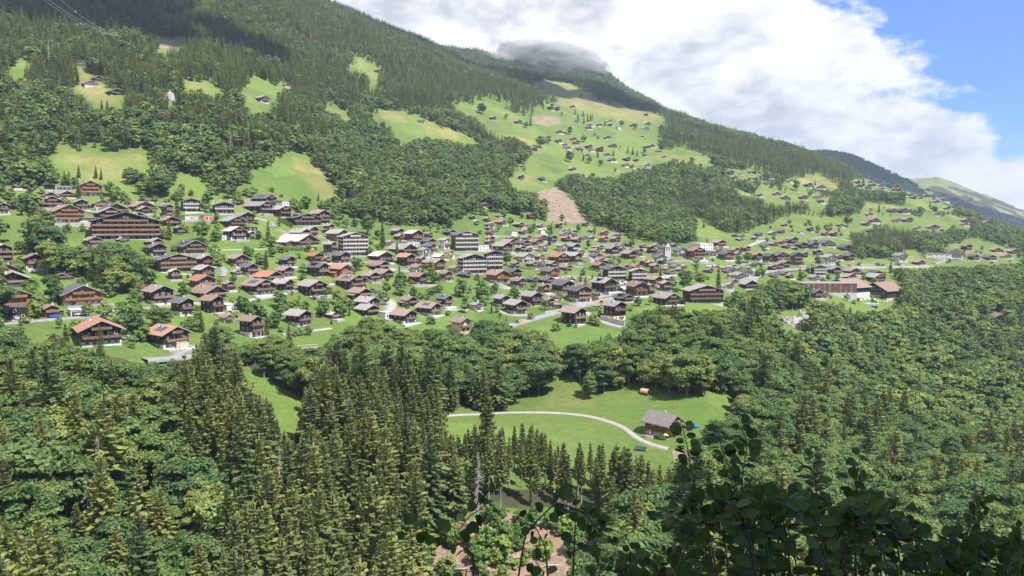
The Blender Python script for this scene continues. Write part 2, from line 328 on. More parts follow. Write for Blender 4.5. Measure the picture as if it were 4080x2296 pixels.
M['rust'] = surf('balcony_rust', (.19, .105, .068), (.27, .16, .105), .8, .7, .1, 0, (.3, 1, 6))
M['frame'] = surf('window_frame', (.5, .42, .36), (.72, .68, .62), 3, .5, .35)
M['red'] = surf('red_paint', (.45, .035, .035), (.6, .06, .05), 2, .5, .1)
M['blue'] = surf('blue_plastic', (.02, .12, .5), (.04, .2, .65), 2, .4, .05)
M['aqua'] = surf('pool_liner', (.05, .42, .62), (.10, .55, .75), 2, .2, .05)
M['yel'] = surf('yellow_cloth', (.85, .55, .02), (.95, .66, .05), 2, .7, .05)
M['org'] = surf('orange_paint', (.80, .28, .04), (.9, .36, .07), 2, .5, .05)
M['steel'] = surf('steel', (.35, .35, .35), (.5, .5, .5), 3, .4, .1)
M['dark'] = surf('shade_and_black', (.012, .012, .013), (.022, .021, .02), 2, .8, .1)  # near-black for the painted shade of openings and for the bin store
M['rock'] = surf('limestone', (.17, .16, .145), (.42, .40, .37), .55, .95, .05, 1.0, (1, 1, .35))
M['cedar'] = surf('cedar', (.50, .32, .17), (.66, .46, .28), 1, .6, .05, rows=('Z', 4, .3))
M['asph'] = surf('asphalt', (.19, .187, .185), (.25, .245, .24), .35, .9, 0, .1)
M['gravel'] = surf('gravel_track', (.25, .235, .215), (.35, .33, .305), .8, .95, 0, .3)
M['paint'] = surf('road_paint', (.7, .7, .68), (.8, .8, .78), 2, .7, 0)
M['tyre'] = surf('tyre', (.015, .015, .015), (.03, .03, .03), 2, .8, 0)
def glass():
    m, g = material('window_glass'); out(g, g('ShaderNodeBsdfPrincipled', {'Base Color': (.02, .025, .03, 1), 'Roughness': .08, 'Specular IOR Level': .6})); return m
M['glass'] = glass()
def solar():
    m, g = material('solar_cells'); tc = g('ShaderNodeTexCoord')
    br = g('ShaderNodeTexBrick', {'Vector': (tc, 'Object'), 'Color1': (.012, .017, .04, 1), 'Color2': (.016, .02, .05, 1), 'Mortar': (.12, .13, .15, 1), 'Scale': .8, 'Mortar Size': .02})
    out(g, g('ShaderNodeBsdfPrincipled', {'Base Color': (br, 0), 'Roughness': .2})); return m
M['solar'] = solar()
def carpaint(c):
    m, g = material('car_paint'); out(g, g('ShaderNodeBsdfPrincipled', {'Base Color': (*c, 1), 'Roughness': .3, 'Metallic': .1, 'Coat Weight': .6})); return m
CARP = [carpaint(c) for c in ((.75, .75, .75), (.45, .46, .48), (.02, .02, .024), (.05, .16, .5), (.35, .03, .03), (.18, .19, .2))]
def leafmat(name, dark, mid, light, trans=.30, rough=.6, island=.35):
    """foliage: tone differs from tree to tree and from leaf to leaf"""
    m, g = material(name); oi = g('ShaderNodeObjectInfo'); ge = g('ShaderNodeNewGeometry')
    c = g.mix(g.step((oi, 'Random'), 0, .55), dark, mid); c = g.mix(g.step((oi, 'Random'), .55, 1.0), c, light)
    v = g('ShaderNodeMapRange', {0: (ge, 'Random Per Island'), 1: 0.0, 2: 1.0, 3: 1-island, 4: 1+island})
    c = g('ShaderNodeHueSaturation', {'Color': c, 'Value': v, 'Hue': g('ShaderNodeMapRange', {0: (ge, 'Random Per Island'), 1: 0., 2: 1., 3: .485, 4: .51})})
    d = g('ShaderNodeBsdfPrincipled', {'Base Color': c, 'Roughness': rough, 'Specular IOR Level': .25})
    t = g('ShaderNodeBsdfTranslucent', {0: g.mix(1.0, c, (1.15, 1.25, .7), 'MULTIPLY')})
    out(g, g('ShaderNodeMixShader', {0: trans, 1: d, 2: t})); return m
M['spruce'] = leafmat('spruce_needles', (.115, .155, .058), (.190, .220, .076), (.255, .270, .086), .33)
M['leaf'] = leafmat('broad_leaves', (.088, .158, .054), (.150, .226, .068), (.245, .290, .084), .42)
M['shrubl'] = leafmat('shrub_leaves', (.09, .17, .045), (.14, .23, .055), (.22, .29, .07), .3)
M['yleaf'] = leafmat('gold_leaves', (.18, .21, .03), (.24, .25, .04), (.30, .28, .05), .35)
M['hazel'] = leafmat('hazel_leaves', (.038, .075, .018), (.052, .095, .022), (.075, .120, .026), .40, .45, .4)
M['deadn'] = leafmat('dead_twigs', (.19, .15, .12), (.25, .21, .18), (.3, .25, .21), .1)
M['twig'] = surf('hazel_twig', (.03, .028, .02), (.06, .05, .035), 3, .9, .1)
M['bark'] = surf('bark', (.10, .085, .07), (.20, .175, .15), 3, .95, .2, .6, (1, 1, .3))
M['deadbark'] = surf('dead_wood', (.30, .26, .22), (.46, .42, .37), 3, .95, .15, .5, (1, 1, .3))

# ------------------------------------------------------------------ the ground
def ground_material():
    m, g = material('ground'); tc = g('ShaderNodeTexCoord'); P = (tc, 'Object')
    a = g('ShaderNodeAttribute', attribute_name='cover'); sp3 = g('ShaderNodeSeparateColor', {0: (a, 'Color')})   # r dry, g woodland floor, b bare soil
    N = lambda s, d=6.0, r=.6: g('ShaderNodeTexNoise', {'Vector': P, 'Scale': s, 'Detail': d, 'Roughness': r})
    n1, n2, n3, n4 = N(.012), N(.11), N(.9, 4.0), N(.035, 5.0)
    green = g.mix(g.step((n1, 0), .35, .65), (.080, .138, .028), (.115, .168, .036))
    green = g.mix(g.step((n2, 0), .45, .72, 0, .55), green, (.130, .165, .046))
    dry = g.mix(g.step((n4, 0), .35, .65), (.150, .160, .048), (.215, .190, .075))
    dm = g.m('ADD', (sp3, 0), g.m('MULTIPLY', g.m('SUBTRACT', (n4, 0), .5), .9))
    c = g.mix(g.step(dm, .25, .75), green, dry)
    spots = g.step((n3, 0), .60, .72, 0, .5); c = g.mix(spots, c, (.19, .215, .085))
    c = g.mix(g.step((n3, 0), .40, .28, 0, .45), c, (.042, .080, .018))
    n5 = N(.33, 3.0); c = g.mix(g.step((n5, 0), .48, .70, 0, .35), c, (.055, .095, .022)); c = g.mix(g.step((n5, 0), .46, .30, 0, .30), c, (.185, .205, .075))
    wv = g('ShaderNodeTexWave', {'Vector': P, 'Scale': .16, 'Distortion': 5.0, 'Detail': 2.0, 'Detail Scale': .6}, bands_direction='DIAGONAL')
    c = g.mix(g.step((wv, 'Fac'), .55, .95, 0, .16), c, (.16, .20, .06))
    vo = g('ShaderNodeTexVoronoi', {'Vector': P, 'Scale': .018}); c = g.mix(.22, c, g('ShaderNodeHueSaturation', {'Color': c, 'Value': g('ShaderNodeMapRange', {0: g('ShaderNodeSeparateColor', {0: (vo, 'Color')}), 1: 0.0, 2: 1.0, 3: .45, 4: 1.6})}))
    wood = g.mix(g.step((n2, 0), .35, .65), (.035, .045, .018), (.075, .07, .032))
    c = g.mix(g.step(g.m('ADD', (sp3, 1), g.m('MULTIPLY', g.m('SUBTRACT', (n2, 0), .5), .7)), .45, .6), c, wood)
    bare = g.mix(g.step((n2, 0), .3, .7), (.165, .115, .078), (.265, .19, .13)); bare = g.mix(g.step((n3, 0), .5, .7, 0, .6), bare, (.37, .30, .22))
    bm = g.m('ADD', (sp3, 2), g.m('MULTIPLY', g.m('SUBTRACT', (n2, 0), .5), .5))
    c = g.mix(g.step(bm, .3, .7), c, bare)
    b = g('ShaderNodeBsdfPrincipled', {'Base Color': c, 'Roughness': .9, 'Specular IOR Level': .15})
    g.l.new(g('ShaderNodeBump', {'Height': g.m('ADD', (n3, 0), g.m('MULTIPLY', (n2, 0), 2.0)), 'Strength': .5, 'Distance': .6}).outputs[0], b.inputs['Normal'])
    out(g, b); return m
def blur(m, k):
    m = m.astype(np.float32); ker = np.ones(k, np.float32)/k
    for ax in (0, 1): m = np.apply_along_axis(lambda a: np.convolve(np.pad(a, k//2, mode='edge'), ker, 'valid')[:len(a)], ax, m)
    return m
DRY = [([(125, 400), (140, 365), (362, 377), (377, 420), (320, 470), (402, 502), (240, 460), (170, 462)], .50), ([(462, 430), (552, 487), (430, 499)], .42), ([(720, 385), (790, 400), (857, 502), (800, 500), (740, 430)], .75), ([(700, 380), (740, 400), (700, 497), (600, 490), (640, 425)], .15),
    ([(195, 165), (320, 265), (228, 260), (180, 215)], .75), ([(463, 208), (515, 198), (570, 232), (465, 224)], .8), ([(880, 145), (955, 180), (937, 235)], .45), ([(935, 268), (1000, 285), (1070, 302), (1010, 310), (960, 300)], .8), ([(1070, 300), (1190, 350), (1130, 352), (1060, 340)], .85),
    ([(1330, 199), (1420, 205), (1500, 250), (1680, 295), (1640, 312), (1480, 290), (1400, 262)], 1.0), ([(1250, 325), (1350, 345), (1320, 380), (1260, 350)], .7), ([(1290, 350), (1400, 370), (1340, 400)], .7), ([(1640, 380), (1800, 405), (1800, 420), (1660, 400)], .95), ([(1300, 430), (1360, 440), (1360, 480), (1300, 470)], .6), ([(1400, 420), (1640, 415), (1550, 450), (1400, 460)], .45),
    ([(2000, 440), (2160, 440), (2170, 485), (2000, 470)], .75), ([(2145, 510), (2330, 515), (2330, 532), (2160, 542)], .55), ([(2278, 632), (2312, 628), (2342, 660), (2273, 667)], .65), ([(2380, 615), (2576, 635), (2576, 655), (2380, 650)], .5), ([(1745, 545), (1862, 622), (1752, 602)], .3), ([(1400, 950), (1530, 1000), (1480, 1030), (1330, 1040)], .35), ([(1840, 470), (2000, 490), (2000, 510), (1850, 500)], .45), ([(1930, 560), (2120, 540), (2120, 600), (1920, 600)], .4), ([(2260, 440), (2420, 470), (2460, 520), (2350, 490)], .8)]
BARE = [(CUT, 1.0), (CLEARING, .72), ([(1335, 287), (1395, 290), (1420, 312), (1380, 320), (1340, 312)], .62), ([(1690, 1130), (1745, 1130), (1760, 1180), (1700, 1190)], .9), ([(560, 500), (620, 497), (640, 520), (600, 520)], .8), ([(1110, 1036), (1260, 1030), (1260, 1037), (1110, 1044)], .6), ([(1540, 575), (1570, 588), (1560, 600), (1530, 590)], .6), ([(395, 98), (470, 95), (470, 106), (440, 112), (420, 130), (400, 128)], .7)]
def build_ground():
    us, vs, d = proj(GX, GY, GZ)
    fr = (d > 60) & (np.hypot(GX, GY) > 185)
    om = np.minimum(1, blur(open_m | poly_mask([(1100, 1040), (1500, 1090), (1760, 1120), (1760, 1180), (1600, 1215), (1100, 1215)]) | poly_mask([(395, 98), (470, 95), (470, 106), (440, 112), (420, 130), (400, 128)]), 19)*5); dr = np.zeros((MH, MW), np.float32); ba = np.zeros((MH, MW), np.float32)
    for p, a in DRY: dr[poly_mask(p)] = a
    for p, a in BARE: ba[poly_mask(p)] = a
    dr = blur(dr, 13); ba = blur(ba, 5)
    pick = lambda m, o: np.where(fr, sample(m, us, vs), o)
    C = np.ones((*GX.shape, 4), np.float32)
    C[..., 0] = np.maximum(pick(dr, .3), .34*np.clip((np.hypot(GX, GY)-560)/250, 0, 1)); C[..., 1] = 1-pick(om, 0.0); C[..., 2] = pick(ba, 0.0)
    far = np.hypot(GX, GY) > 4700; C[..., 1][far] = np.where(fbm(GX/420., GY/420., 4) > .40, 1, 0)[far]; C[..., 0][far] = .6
    nA, nR = GX.shape; V = np.stack([GX, GY, GZ], -1).reshape(-1, 3)
    i, j = np.meshgrid(np.arange(nA-1), np.arange(nR-1), indexing='ij'); a = (i*nR+j).ravel()
    F = np.stack([a, a+1, a+nR+1, a+nR], 1)[:, ::-1]
    me = np_mesh('ground', V, F, ground_material(), smooth=True)
    at_ = me.color_attributes.new('cover', 'FLOAT_COLOR', 'POINT'); at_.data.foreach_set('color', C.reshape(-1))
    if me.polygons[len(me.polygons)//2].normal.z < 0: me.flip_normals()
    tag(add('ground', me), kind='structure')
build_ground()

# ------------------------------------------------------------------ roads and paths, laid on the land
road_m = np.zeros((MH, MW), bool)
def path3(t, pts, step=2.5):
    P = [at(t, *p) if len(p) == 2 else at(p[0], p[1], p[2]) for p in pts]; P = [np.array(p[:2]) for p in P if p]
    o = [P[0]]
    for k in range(len(P)-1):       # rounded through the points
        p0, p1, p2, p3 = P[max(k-1, 0)], P[k], P[k+1], P[min(k+2, len(P)-1)]; n = max(2, int(np.linalg.norm(p2-p1)/step))
        for q in range(1, n+1):
            s = q/n; o.append(.5*((2*p1)+(p2-p0)*s+(2*p0-5*p1+4*p2-p3)*s*s+(3*p1-p0-3*p2+p3)*s**3))
    return np.array(o)
def strip(name, t, pts, w, mat, lift=.18, deep=1.2, marks=False, kind='structure'):
    c = path3(t, pts); d = np.gradient(c, axis=0); d /= np.linalg.norm(d, axis=1)[:, None]+1e-9; n = np.stack([-d[:, 1], d[:, 0]], 1)
    z = height(c[:, 0], c[:, 1]); k = 5; z = np.convolve(np.pad(z, k//2, mode='edge'), np.ones(k)/k, 'valid')
    zz = np.maximum(np.maximum(height(*(c+n*w*.5).T), height(*(c-n*w*.5).T)), z)*.6 + z*.4 + lift
    V = []; F = []
    for i in range(len(c)):
        for s, dz in ((-.5, -deep), (-.5, 0), (.5, 0), (.5, -deep)): V.append((*(c[i]+n[i]*w*s), zz[i]+dz))
        if i:
            a = 4*(i-1); F += [(a+q, a+q+1, a+q+5, a+q+4) for q in range(3)]
    me = np_mesh(name, np.array(V), np.array(F), mat)
    if me.polygons[1].normal.z < 0: me.flip_normals()
    o = tag(add(name, me), kind=kind)
    u, v, _ = proj(c[:, 0], c[:, 1], zz)
    for a, b in zip(u/SD/2, v/SD/2):
        if 0 <= a < MW and 0 <= b < MH: road_m[max(0, int(b)-1):int(b)+2, max(0, int(a)-2):int(a)+3] = True
    if marks:
        mb = MB()
        for i in range(0, len(c)-3, 4):
            for s in (0.0,):
                A, B = c[i]+n[i]*w*s, c[i+2]+n[i+2]*w*s
                mb.poly([(*(A-n[i]*.09), zz[i]+.02), (*(A+n[i]*.09), zz[i]+.02), (*(B+n[i+2]*.09), zz[i+2]+.02), (*(B-n[i+2]*.09), zz[i+2]+.02)])
        tag(add('road_markings', mb.mesh('road_markings', M['paint'])), kind='structure')
    return c, zz, n
def patch(name, t, pts, mat, lift=.2):
    """a paved yard: its own outline, gridded so that it follows the slope"""
    P = [np.array(at(t, *p)[:2]) for p in pts]; P = np.array(P); lo, hi = P.min(0), P.max(0); s = max(2.0, (hi-lo).max()/40)
    xs = np.arange(lo[0]-s, hi[0]+s, s); ys = np.arange(lo[1]-s, hi[1]+s, s); gx, gy = np.meshgrid(xs, ys); ins = np.zeros(gx.shape, bool)
    for (ax, ay), (bx, by) in zip(P, np.roll(P, -1, 0)): ins ^= ((ay > gy) != (by > gy)) & (gx < (bx-ax)*(gy-ay)/(by-ay+1e-12)+ax)
    z = height(gx, gy)+lift; V = np.stack([gx, gy, z], -1).reshape(-1, 3); nx = len(xs)
    F = [(j*nx+i, j*nx+i+1, (j+1)*nx+i+1, (j+1)*nx+i) for j in range(len(ys)-1) for i in range(nx-1) if ins[j, i]+ins[j, i+1]+ins[j+1, i]+ins[j+1, i+1] >= 2]
    if F: tag(add(name, np_mesh(name, V, np.array(F), mat)), kind='structure'); poly_mask([(S(t, *p)[0]/SD, S(t, *p)[1]/SD) for p in pts], road_m)
MAINROAD = strip('road', 'B4', [(205, 545), (330, 503), (520, 450), (690, 408), (800, 378), (900, 348), (1000, 322), (1100, 300), (1180, 284), (1225, 262), (1220, 235)], 7.5, M['asph'], marks=True)
strip('road', 'B4', [(620, 335), (700, 372), (775, 386)], 5.0, M['asph'], .14)
LANE = strip('lane', 'B4', [(905, 415), (950, 452), (1000, 478), (1060, 505), (1130, 528), (1250, 558)], 4.0, M['gravel'])
LEFTROAD = strip('road', 'B1', [(-60, 530), (100, 515), (250, 502), (450, 482), (650, 468), (870, 458), (1010, 444), (1110, 428), (1180, 405), (1280, 382), (1400, 378)], 5.0, M['asph'])
strip('lane', 'B1', [(1110, 420), (1100, 385), (1070, 350)], 4.5, M['asph'], .14)
strip('lane', 'B2', [(540, 345), (640, 332), (800, 307), (1000, 272), (1110, 247)], 4.0, M['gravel'])
strip('path', 'B2', [(1080, 622), (1180, 606), (1330, 586), (1456, 572), (1520, 562)], 2.6, M['gravel'])
strip('lane', 'K', [(715, 247), (800, 240), (950, 231), (1200, 219), (1450, 215), (1650, 221), (1850, 243), (2000, 281), (2120, 328), (2190, 382), (2270, 432), (2390, 474), (2470, 492)], 2.5, M['gravel'])
patch('yard', 'BN', [(110, 830), (300, 830), (380, 890), (560, 1010), (700, 1130), (820, 1040), (1210, 960), (1090, 860), (1130, 800), (960, 800), (400, 800)], M['gravel'], .12)
strip('road', 'B3', [(455, 300), (500, 286), (560, 300), (600, 330), (598, 365), (590, 390), (620, 410), (690, 412)], 7.0, M['gravel'])
patch('yard', 'B3', [(500, 400), (560, 375), (680, 405), (640, 440), (600, 470), (500, 440)], M['c'], .12)
strip('path', 'T2', [(720, 1068), (1000, 1067), (1400, 1058), (1720, 1052)], 1.8, M['gravel'])
strip('road', 'T5', [(935, 640), (945, 600), (972, 570), (1040, 538), (1150, 521), (1280, 511), (1400, 503), (1500, 492)], 9.0, M['asph'])
strip('lane', 'T5', [(900, 300), (960, 278), (1040, 250), (1120, 240), (1160, 245)], 5.0, M['gravel'])
strip('road', 'T6', [(1120, 455), (1180, 440), (1250, 425), (1330, 415), (1456, 440)], 7.0, M['asph'])
strip('lane', 'T1', [(1250, 735), (1400, 720), (1550, 703)], 3.0, M['gravel'])
patch('car_park', 'T1', [(1270, 830), (1440, 815), (1570, 845), (1570, 895), (1400, 890)], M['gravel'], .12)
patch('car_park', 'T4', [(1180, 625), (1290, 612), (1300, 690), (1200, 712), (1175, 670)], M['asph'], .12)
patch('yard', 'B4', [(860, 700), (880, 690), (960, 705), (900, 715)], M['asph']) if False else None
patch('yard', 'B4', [(985, 290), (1050, 240), (1100, 262), (1060, 300)], M['gravel'], .1)
strip('lane', 'B3', [(20, 175), (80, 165), (150, 140), (200, 120)], 3.5, M['gravel'])
strip('lane', 'T2', [(1480, 560), (1600, 580), (1700, 615)], 3.0, M['gravel'])
strip('lane', 'T2', [(1650, 680), (1800, 690), (1760, 620)], 4.5, M['asph'])
strip('lane', 'B4', [(100, 190), (200, 205), (290, 225)], 3.0, M['gravel'])
strip('road', 'C4', [(1080, 1275), (1200, 1268), (1340, 1255), (1480, 1240)], 9.0, M['asph'], .2)
strip('lane', 'C4', [(1300, 1260), (1340, 1220), (1380, 1205)], 5.0, M['asph'], .25)

for t_, pts_, w_ in (('T3', [(240, 395), (330, 430), (400, 448), (440, 425)], 4), ('T3', [(560, 480), (640, 500), (740, 528), (760, 500)], 5), ('T3', [(640, 440), (740, 395), (850, 420), (1000, 425), (1080, 450)], 4), ('T3', [(0, 460), (120, 455), (250, 448)], 3), ('T3', [(1000, 370), (1120, 345), (1200, 365), (1300, 372)], 5),
        ('T4', [(130, 640), (250, 690), (330, 712), (400, 728)], 3), ('T4', [(680, 575), (800, 565), (950, 578), (1040, 590)], 5), ('T4', [(760, 470), (850, 486), (960, 486)], 4), ('T4', [(1000, 770), (1050, 745), (1010, 715)], 4), ('T4', [(440, 325), (560, 345), (650, 362), (760, 362), (900, 368)], 5), ('T4', [(60, 235), (130, 205), (220, 212), (330, 215)], 4), ('T4', [(250, 480), (330, 495), (480, 505)], 3), ('T4', [(880, 340), (960, 420), (960, 470)], 4), ('T4', [(480, 170), (600, 255), (660, 290)], 4), ('T4', [(310, 290), (430, 318), (560, 322)], 3.5), ('T4', [(640, 660), (600, 610), (680, 575)], 3.5), ('T4', [(1180, 650), (1110, 740), (1050, 745)], 4), ('T4', [(960, 290), (1080, 285), (1200, 282)], 4),
        ('T5', [(0, 425), (200, 435), (330, 425), (470, 450), (590, 445)], 6), ('T5', [(560, 470), (700, 478), (860, 460), (960, 465)], 5), ('T5', [(600, 395), (700, 372), (900, 362), (1040, 352)], 4), ('T5', [(680, 640), (740, 700), (800, 760)], 6), ('T6', [(0, 510), (130, 470), (260, 470), (350, 480)], 6), ('T6', [(0, 245), (120, 215), (260, 225), (380, 260)], 4), ('T6', [(440, 465), (560, 462), (700, 462), (860, 462)], 4), ('T2', [(0, 1420), (260, 1448), (560, 1460)], 3), ('T2', [(940, 1330), (1000, 1400), (950, 1500)], 4), ('T2', [(1850, 740), (2020, 800), (2150, 860)], 4), ('T2', [(2480, 820), (2560, 860), (2640, 880)], 5), ('T2', [(150, 620), (420, 610), (640, 605), (860, 600)], 4), ('T1', [(0, 105), (250, 115), (560, 120), (740, 135), (900, 115)], 3.5), ('T1', [(1300, 430), (1480, 470), (1640, 420)], 5), ('T1', [(2300, 520), (2450, 500), (2576, 520)], 4), ('B2', [(240, 310), (330, 345), (540, 350)], 3.5), ('B3', [(1100, 390), (1230, 400), (1290, 395)], 3), ('B4', [(100, 395), (160, 420), (260, 445), (440, 440)], 3.5)):
    strip('lane', t_, pts_, w_, M['asph'] if w_ >= 4 else M['gravel'], .16)
# ------------------------------------------------------------------ houses
house_m = np.zeros((MH, MW), bool)
def window_mesh(fr='frame'):
    b = MB(); b.box(-.5, .5, -.05, .06, -.62, -.52, 0); b.box(-.5, .5, -.05, .06, .52, .62, 0); b.box(-.5, -.4, -.05, .06, -.52, .52, 0); b.box(.4, .5, -.05, .06, -.52, .52, 0); b.box(-.03, .03, -.03, .06, -.52, .52, 0); b.box(-.4, .4, .0, .05, -.52, .52, 1)
    return b.mesh('window', [M[fr], M['glass']])
WIN = window_mesh(); WINRED = None
def shut_mesh():
    b = MB(); b.box(-.5, .5, .0, .06, -.6, .6, 1); b.box(-1.0, -.52, -.08, .05, -.62, .62, 0); b.box(.52, 1.0, -.08, .05, -.62, .62, 0); return b.mesh('window', [M['red'], M['glass']])
WINRED = shut_mesh()
HOUSES = []
def solve(wt, delta, ratio, oh):
    c, s = math.cos(abs(delta)), math.sin(abs(delta)); return max(4.0, (wt - 2*oh*(c+s))/(c + ratio*s))
LIFT = {'k': 'timber', 'n': 'timber', 'o': 'timber', 'w': 'plaster', 'y': 'plaster'}
def house(t, x, y, w, h, roof, wall, f='', yaw=None, name=None, ratio=None, say=None, cat=None):
    """one building. x, y: foot of its silhouette; w, h: its full width and height, in the pixels of crop t"""
    us, vs = S(t, x, y); s = TILES[t][2]; q = hit(us, vs)
    if q is None: return
    X, Y, Z, r = q; W_, H_ = w*s*r/FPX*(1.08 if 'A' in f else 1.15), h*s*r/FPX*.95; th = math.atan2(X, Y); flat = 'F' in f
    big = 'A' in f
    if yaw is None: de = R(float(np.interp(us, [0, 450, 760, 1050, 1800, 2300, 2700, 3300, 4080], [4, 12, 24, 37, 40, 37, 31, 33, 30]))*(.6 if big else 1) + rng.uniform(-9, 9))
    else: de = R(yaw)
    oh = min(1.4, .10*W_) if not flat else .25
    ratio = ratio or (1.12 if not big else .55)
    gw = solve(W_, de, ratio, oh); L = gw*ratio
    pitch = R(33 if 'P' in f else 16 if big else 25) if not flat else 0.0
    he = H_ - gw/2*math.tan(pitch)
    if not flat and he < .45*H_: he = .45*H_; pitch = math.atan((H_-he)/(gw/2))
    hr = he + gw/2*math.tan(pitch)
    rot = de - th                                         # gable turned towards the camera by de
    nx, ny = math.sin(rot), -math.cos(rot)                 # outward normal of the front gable
    vx, vy = math.sin(th), math.cos(th)
    off = (L/2)*abs(nx*vx+ny*vy) + (gw/2)*abs(math.sin(de))*.5
    cx, cy = X + vx*off, Y + vy*off
    kind = name or ('apartment_block' if big else 'garage' if flat else 'chalet' if wall in 'kno' else 'house')
    root = empty(kind, (cx, cy, Z), rot)
    us_ = w*s
    deep = 2.5 + .35*L
    base = ('W' in f or 'Y' in f or 'T' in f); hb = 0.0
    if base: hb = min(2.4, he*.33)
    bm = M['y'] if 'Y' in f else M['s'] if 'T' in f else M['w']
    b = MB(); z0 = hb if base else -deep
    x0, x1, y0, y1 = -gw/2, gw/2, -L/2, L/2
    if flat: b.box(x0, x1, y0, y1, z0, he)
    else:
        fr = [(x0, z0), (x1, z0), (x1, he), (0, hr), (x0, he)]
        b.poly([(a, y0, c) for a, c in fr]); b.poly([(a, y1, c) for a, c in reversed(fr)])
        b.poly([(x0, y1, z0), (x0, y0, z0), (x0, y0, he), (x0, y1, he)]); b.poly([(x1, y0, z0), (x1, y1, z0), (x1, y1, he), (x1, y0, he)])
        b.poly([(x0, y0, z0), (x0, y1, z0), (x1, y1, z0), (x1, y0, z0)])
    add('wall', b.mesh('wall', M[wall]), root)
    if base or us_ > 26:
        b = MB(); i_ = .12 if base else -.06; hb_ = hb if base else .35; b.box(x0+i_, x1-i_, y0+i_, y1-i_, -deep, hb_ - .003)
        add('foundation', b.mesh('foundation', bm if base else M['c']), root)
    if us_ > 20 and name is None and rng.random() < .62:      # levelled forecourt in front
        b = MB(); dd_ = rng.uniform(2.5, 5); xa, xb = -gw*rng.uniform(.4, .75), gw*rng.uniform(.4, .75); b.box(xa, xb, y0-dd_, y0-.13, -2.6, .10)
        add('terrace', b.mesh('terrace', [M['c'], M['s'], M['gravel']][int(rng.integers(0, 3))]), root)
    # roof
    tk = .30; b = MB(); rm = M[roof]
    if flat: b.box(x0-oh, x1+oh, y0-oh, y1+oh, he+.003, he+.32)
    else:
        tn = math.tan(pitch); ya, yb = y0-oh*1.15, y1+oh
        for sgn in (-1, 1):
            xe = sgn*(gw/2+oh); ze = he - oh*tn + .02; zr = hr + .02
            A = [(0, ya, zr), (0, yb, zr), (xe, yb, ze), (xe, ya, ze)]
            if sgn > 0: A = A[::-1]
            B = [(p[0], p[1], p[2]+tk) for p in A]
            b.hexa(A, B, 1, 0)
    ro = add('roof', b.mesh('roof', [rm, M['edge']]), root)
    if us_ > 22 and not flat:
        b = MB(); px, py = rng.choice([-.18, .18])*gw, rng.uniform(-.2, .25)*L; zc = hr - abs(px)*math.tan(pitch); b.box(px-.45, px+.45, py-.4, py+.4, zc-.3, zc+1.25, 0); b.box(px-.58, px+.58, py-.52, py+.52, zc+1.25, zc+1.4, 1)
        add('chimney', b.mesh('chimney', [M['w'] if rng.random() < .35 else M['c'], M['edge']]), ro)
    if us_ > 20 and name is None and not flat and not big and rng.random() < .38:      # a low wing at the side
        sd = 1 if rng.random() < .65 else -1; aw, al_, ah = gw*rng.uniform(.25, .42), L*rng.uniform(.4, .7), max(2.2, he*rng.uniform(.4, .62)); ya_ = y0 + L*rng.uniform(.05, .25); b = MB()
        xa, xb = (x1+.02, x1+aw) if sd > 0 else (x0-aw, x0-.02); b.box(xa, xb, ya_, ya_+al_, -deep, ah, 0); dr = .28*aw
        hx = [(xa, ah+(.05+dr if sd > 0 else .05)), (xb+(.5 if sd > 0 else 0), ah+(.05 if sd > 0 else .05+dr))] if sd > 0 else [(xa-.5, ah+.05), (xb, ah+.05+dr)]
        (p0, q0), (p1, q1) = hx; A = [(p0, ya_-.5, q0), (p1, ya_-.5, q1), (p1, ya_+al_+.4, q1), (p0, ya_+al_+.4, q0)]; b.hexa(A, [(i, j, k_+.22) for i, j, k_ in A], 2, 1)
        add('annex', b.mesh('annex', [M[wall], rm, M['edge']]), root)
    if 'S' in f:
        b = MB(); tn = math.tan(pitch); xa, xb = -gw*.42, -gw*.14; zz = lambda x_: hr - abs(x_)*tn + tk + .03
        A = [(xa, -L*.3, zz(xa)), (xb, -L*.3, zz(xb)), (xb, L*.22, zz(xb)), (xa, L*.22, zz(xa))]; b.hexa(A, [(p[0], p[1], p[2]+.1) for p in A])
        add('solar_panel', b.mesh('solar_panel', M['solar']), ro)
    if 'D' in f:      # dormer on the left slope
        b = MB(); tn = math.tan(pitch); xa = -gw*.3; zc = hr - gw*.3*tn; b.box(xa-1.3, xa+1.6, -1.6, 1.6, zc, zc+1.25, 0); b.box(xa-1.7, xa+1.9, -2.0, 2.0, zc+1.25, zc+1.42, 1); b.box(xa-1.34, xa-1.3, -1.3, 1.3, zc+.35, zc+1.1, 2)
        add('dormer', b.mesh('dormer', [M[wall], rm, M['glass']]), ro)
    # storeys, balconies, windows
    ns = max(1, int(round(he/2.75))); sh_ = he/ns
    bmat = M['pale'] if 'B' in f else M['rust'] if 'R' in f else M['o'] if wall == 'o' else M['rail']
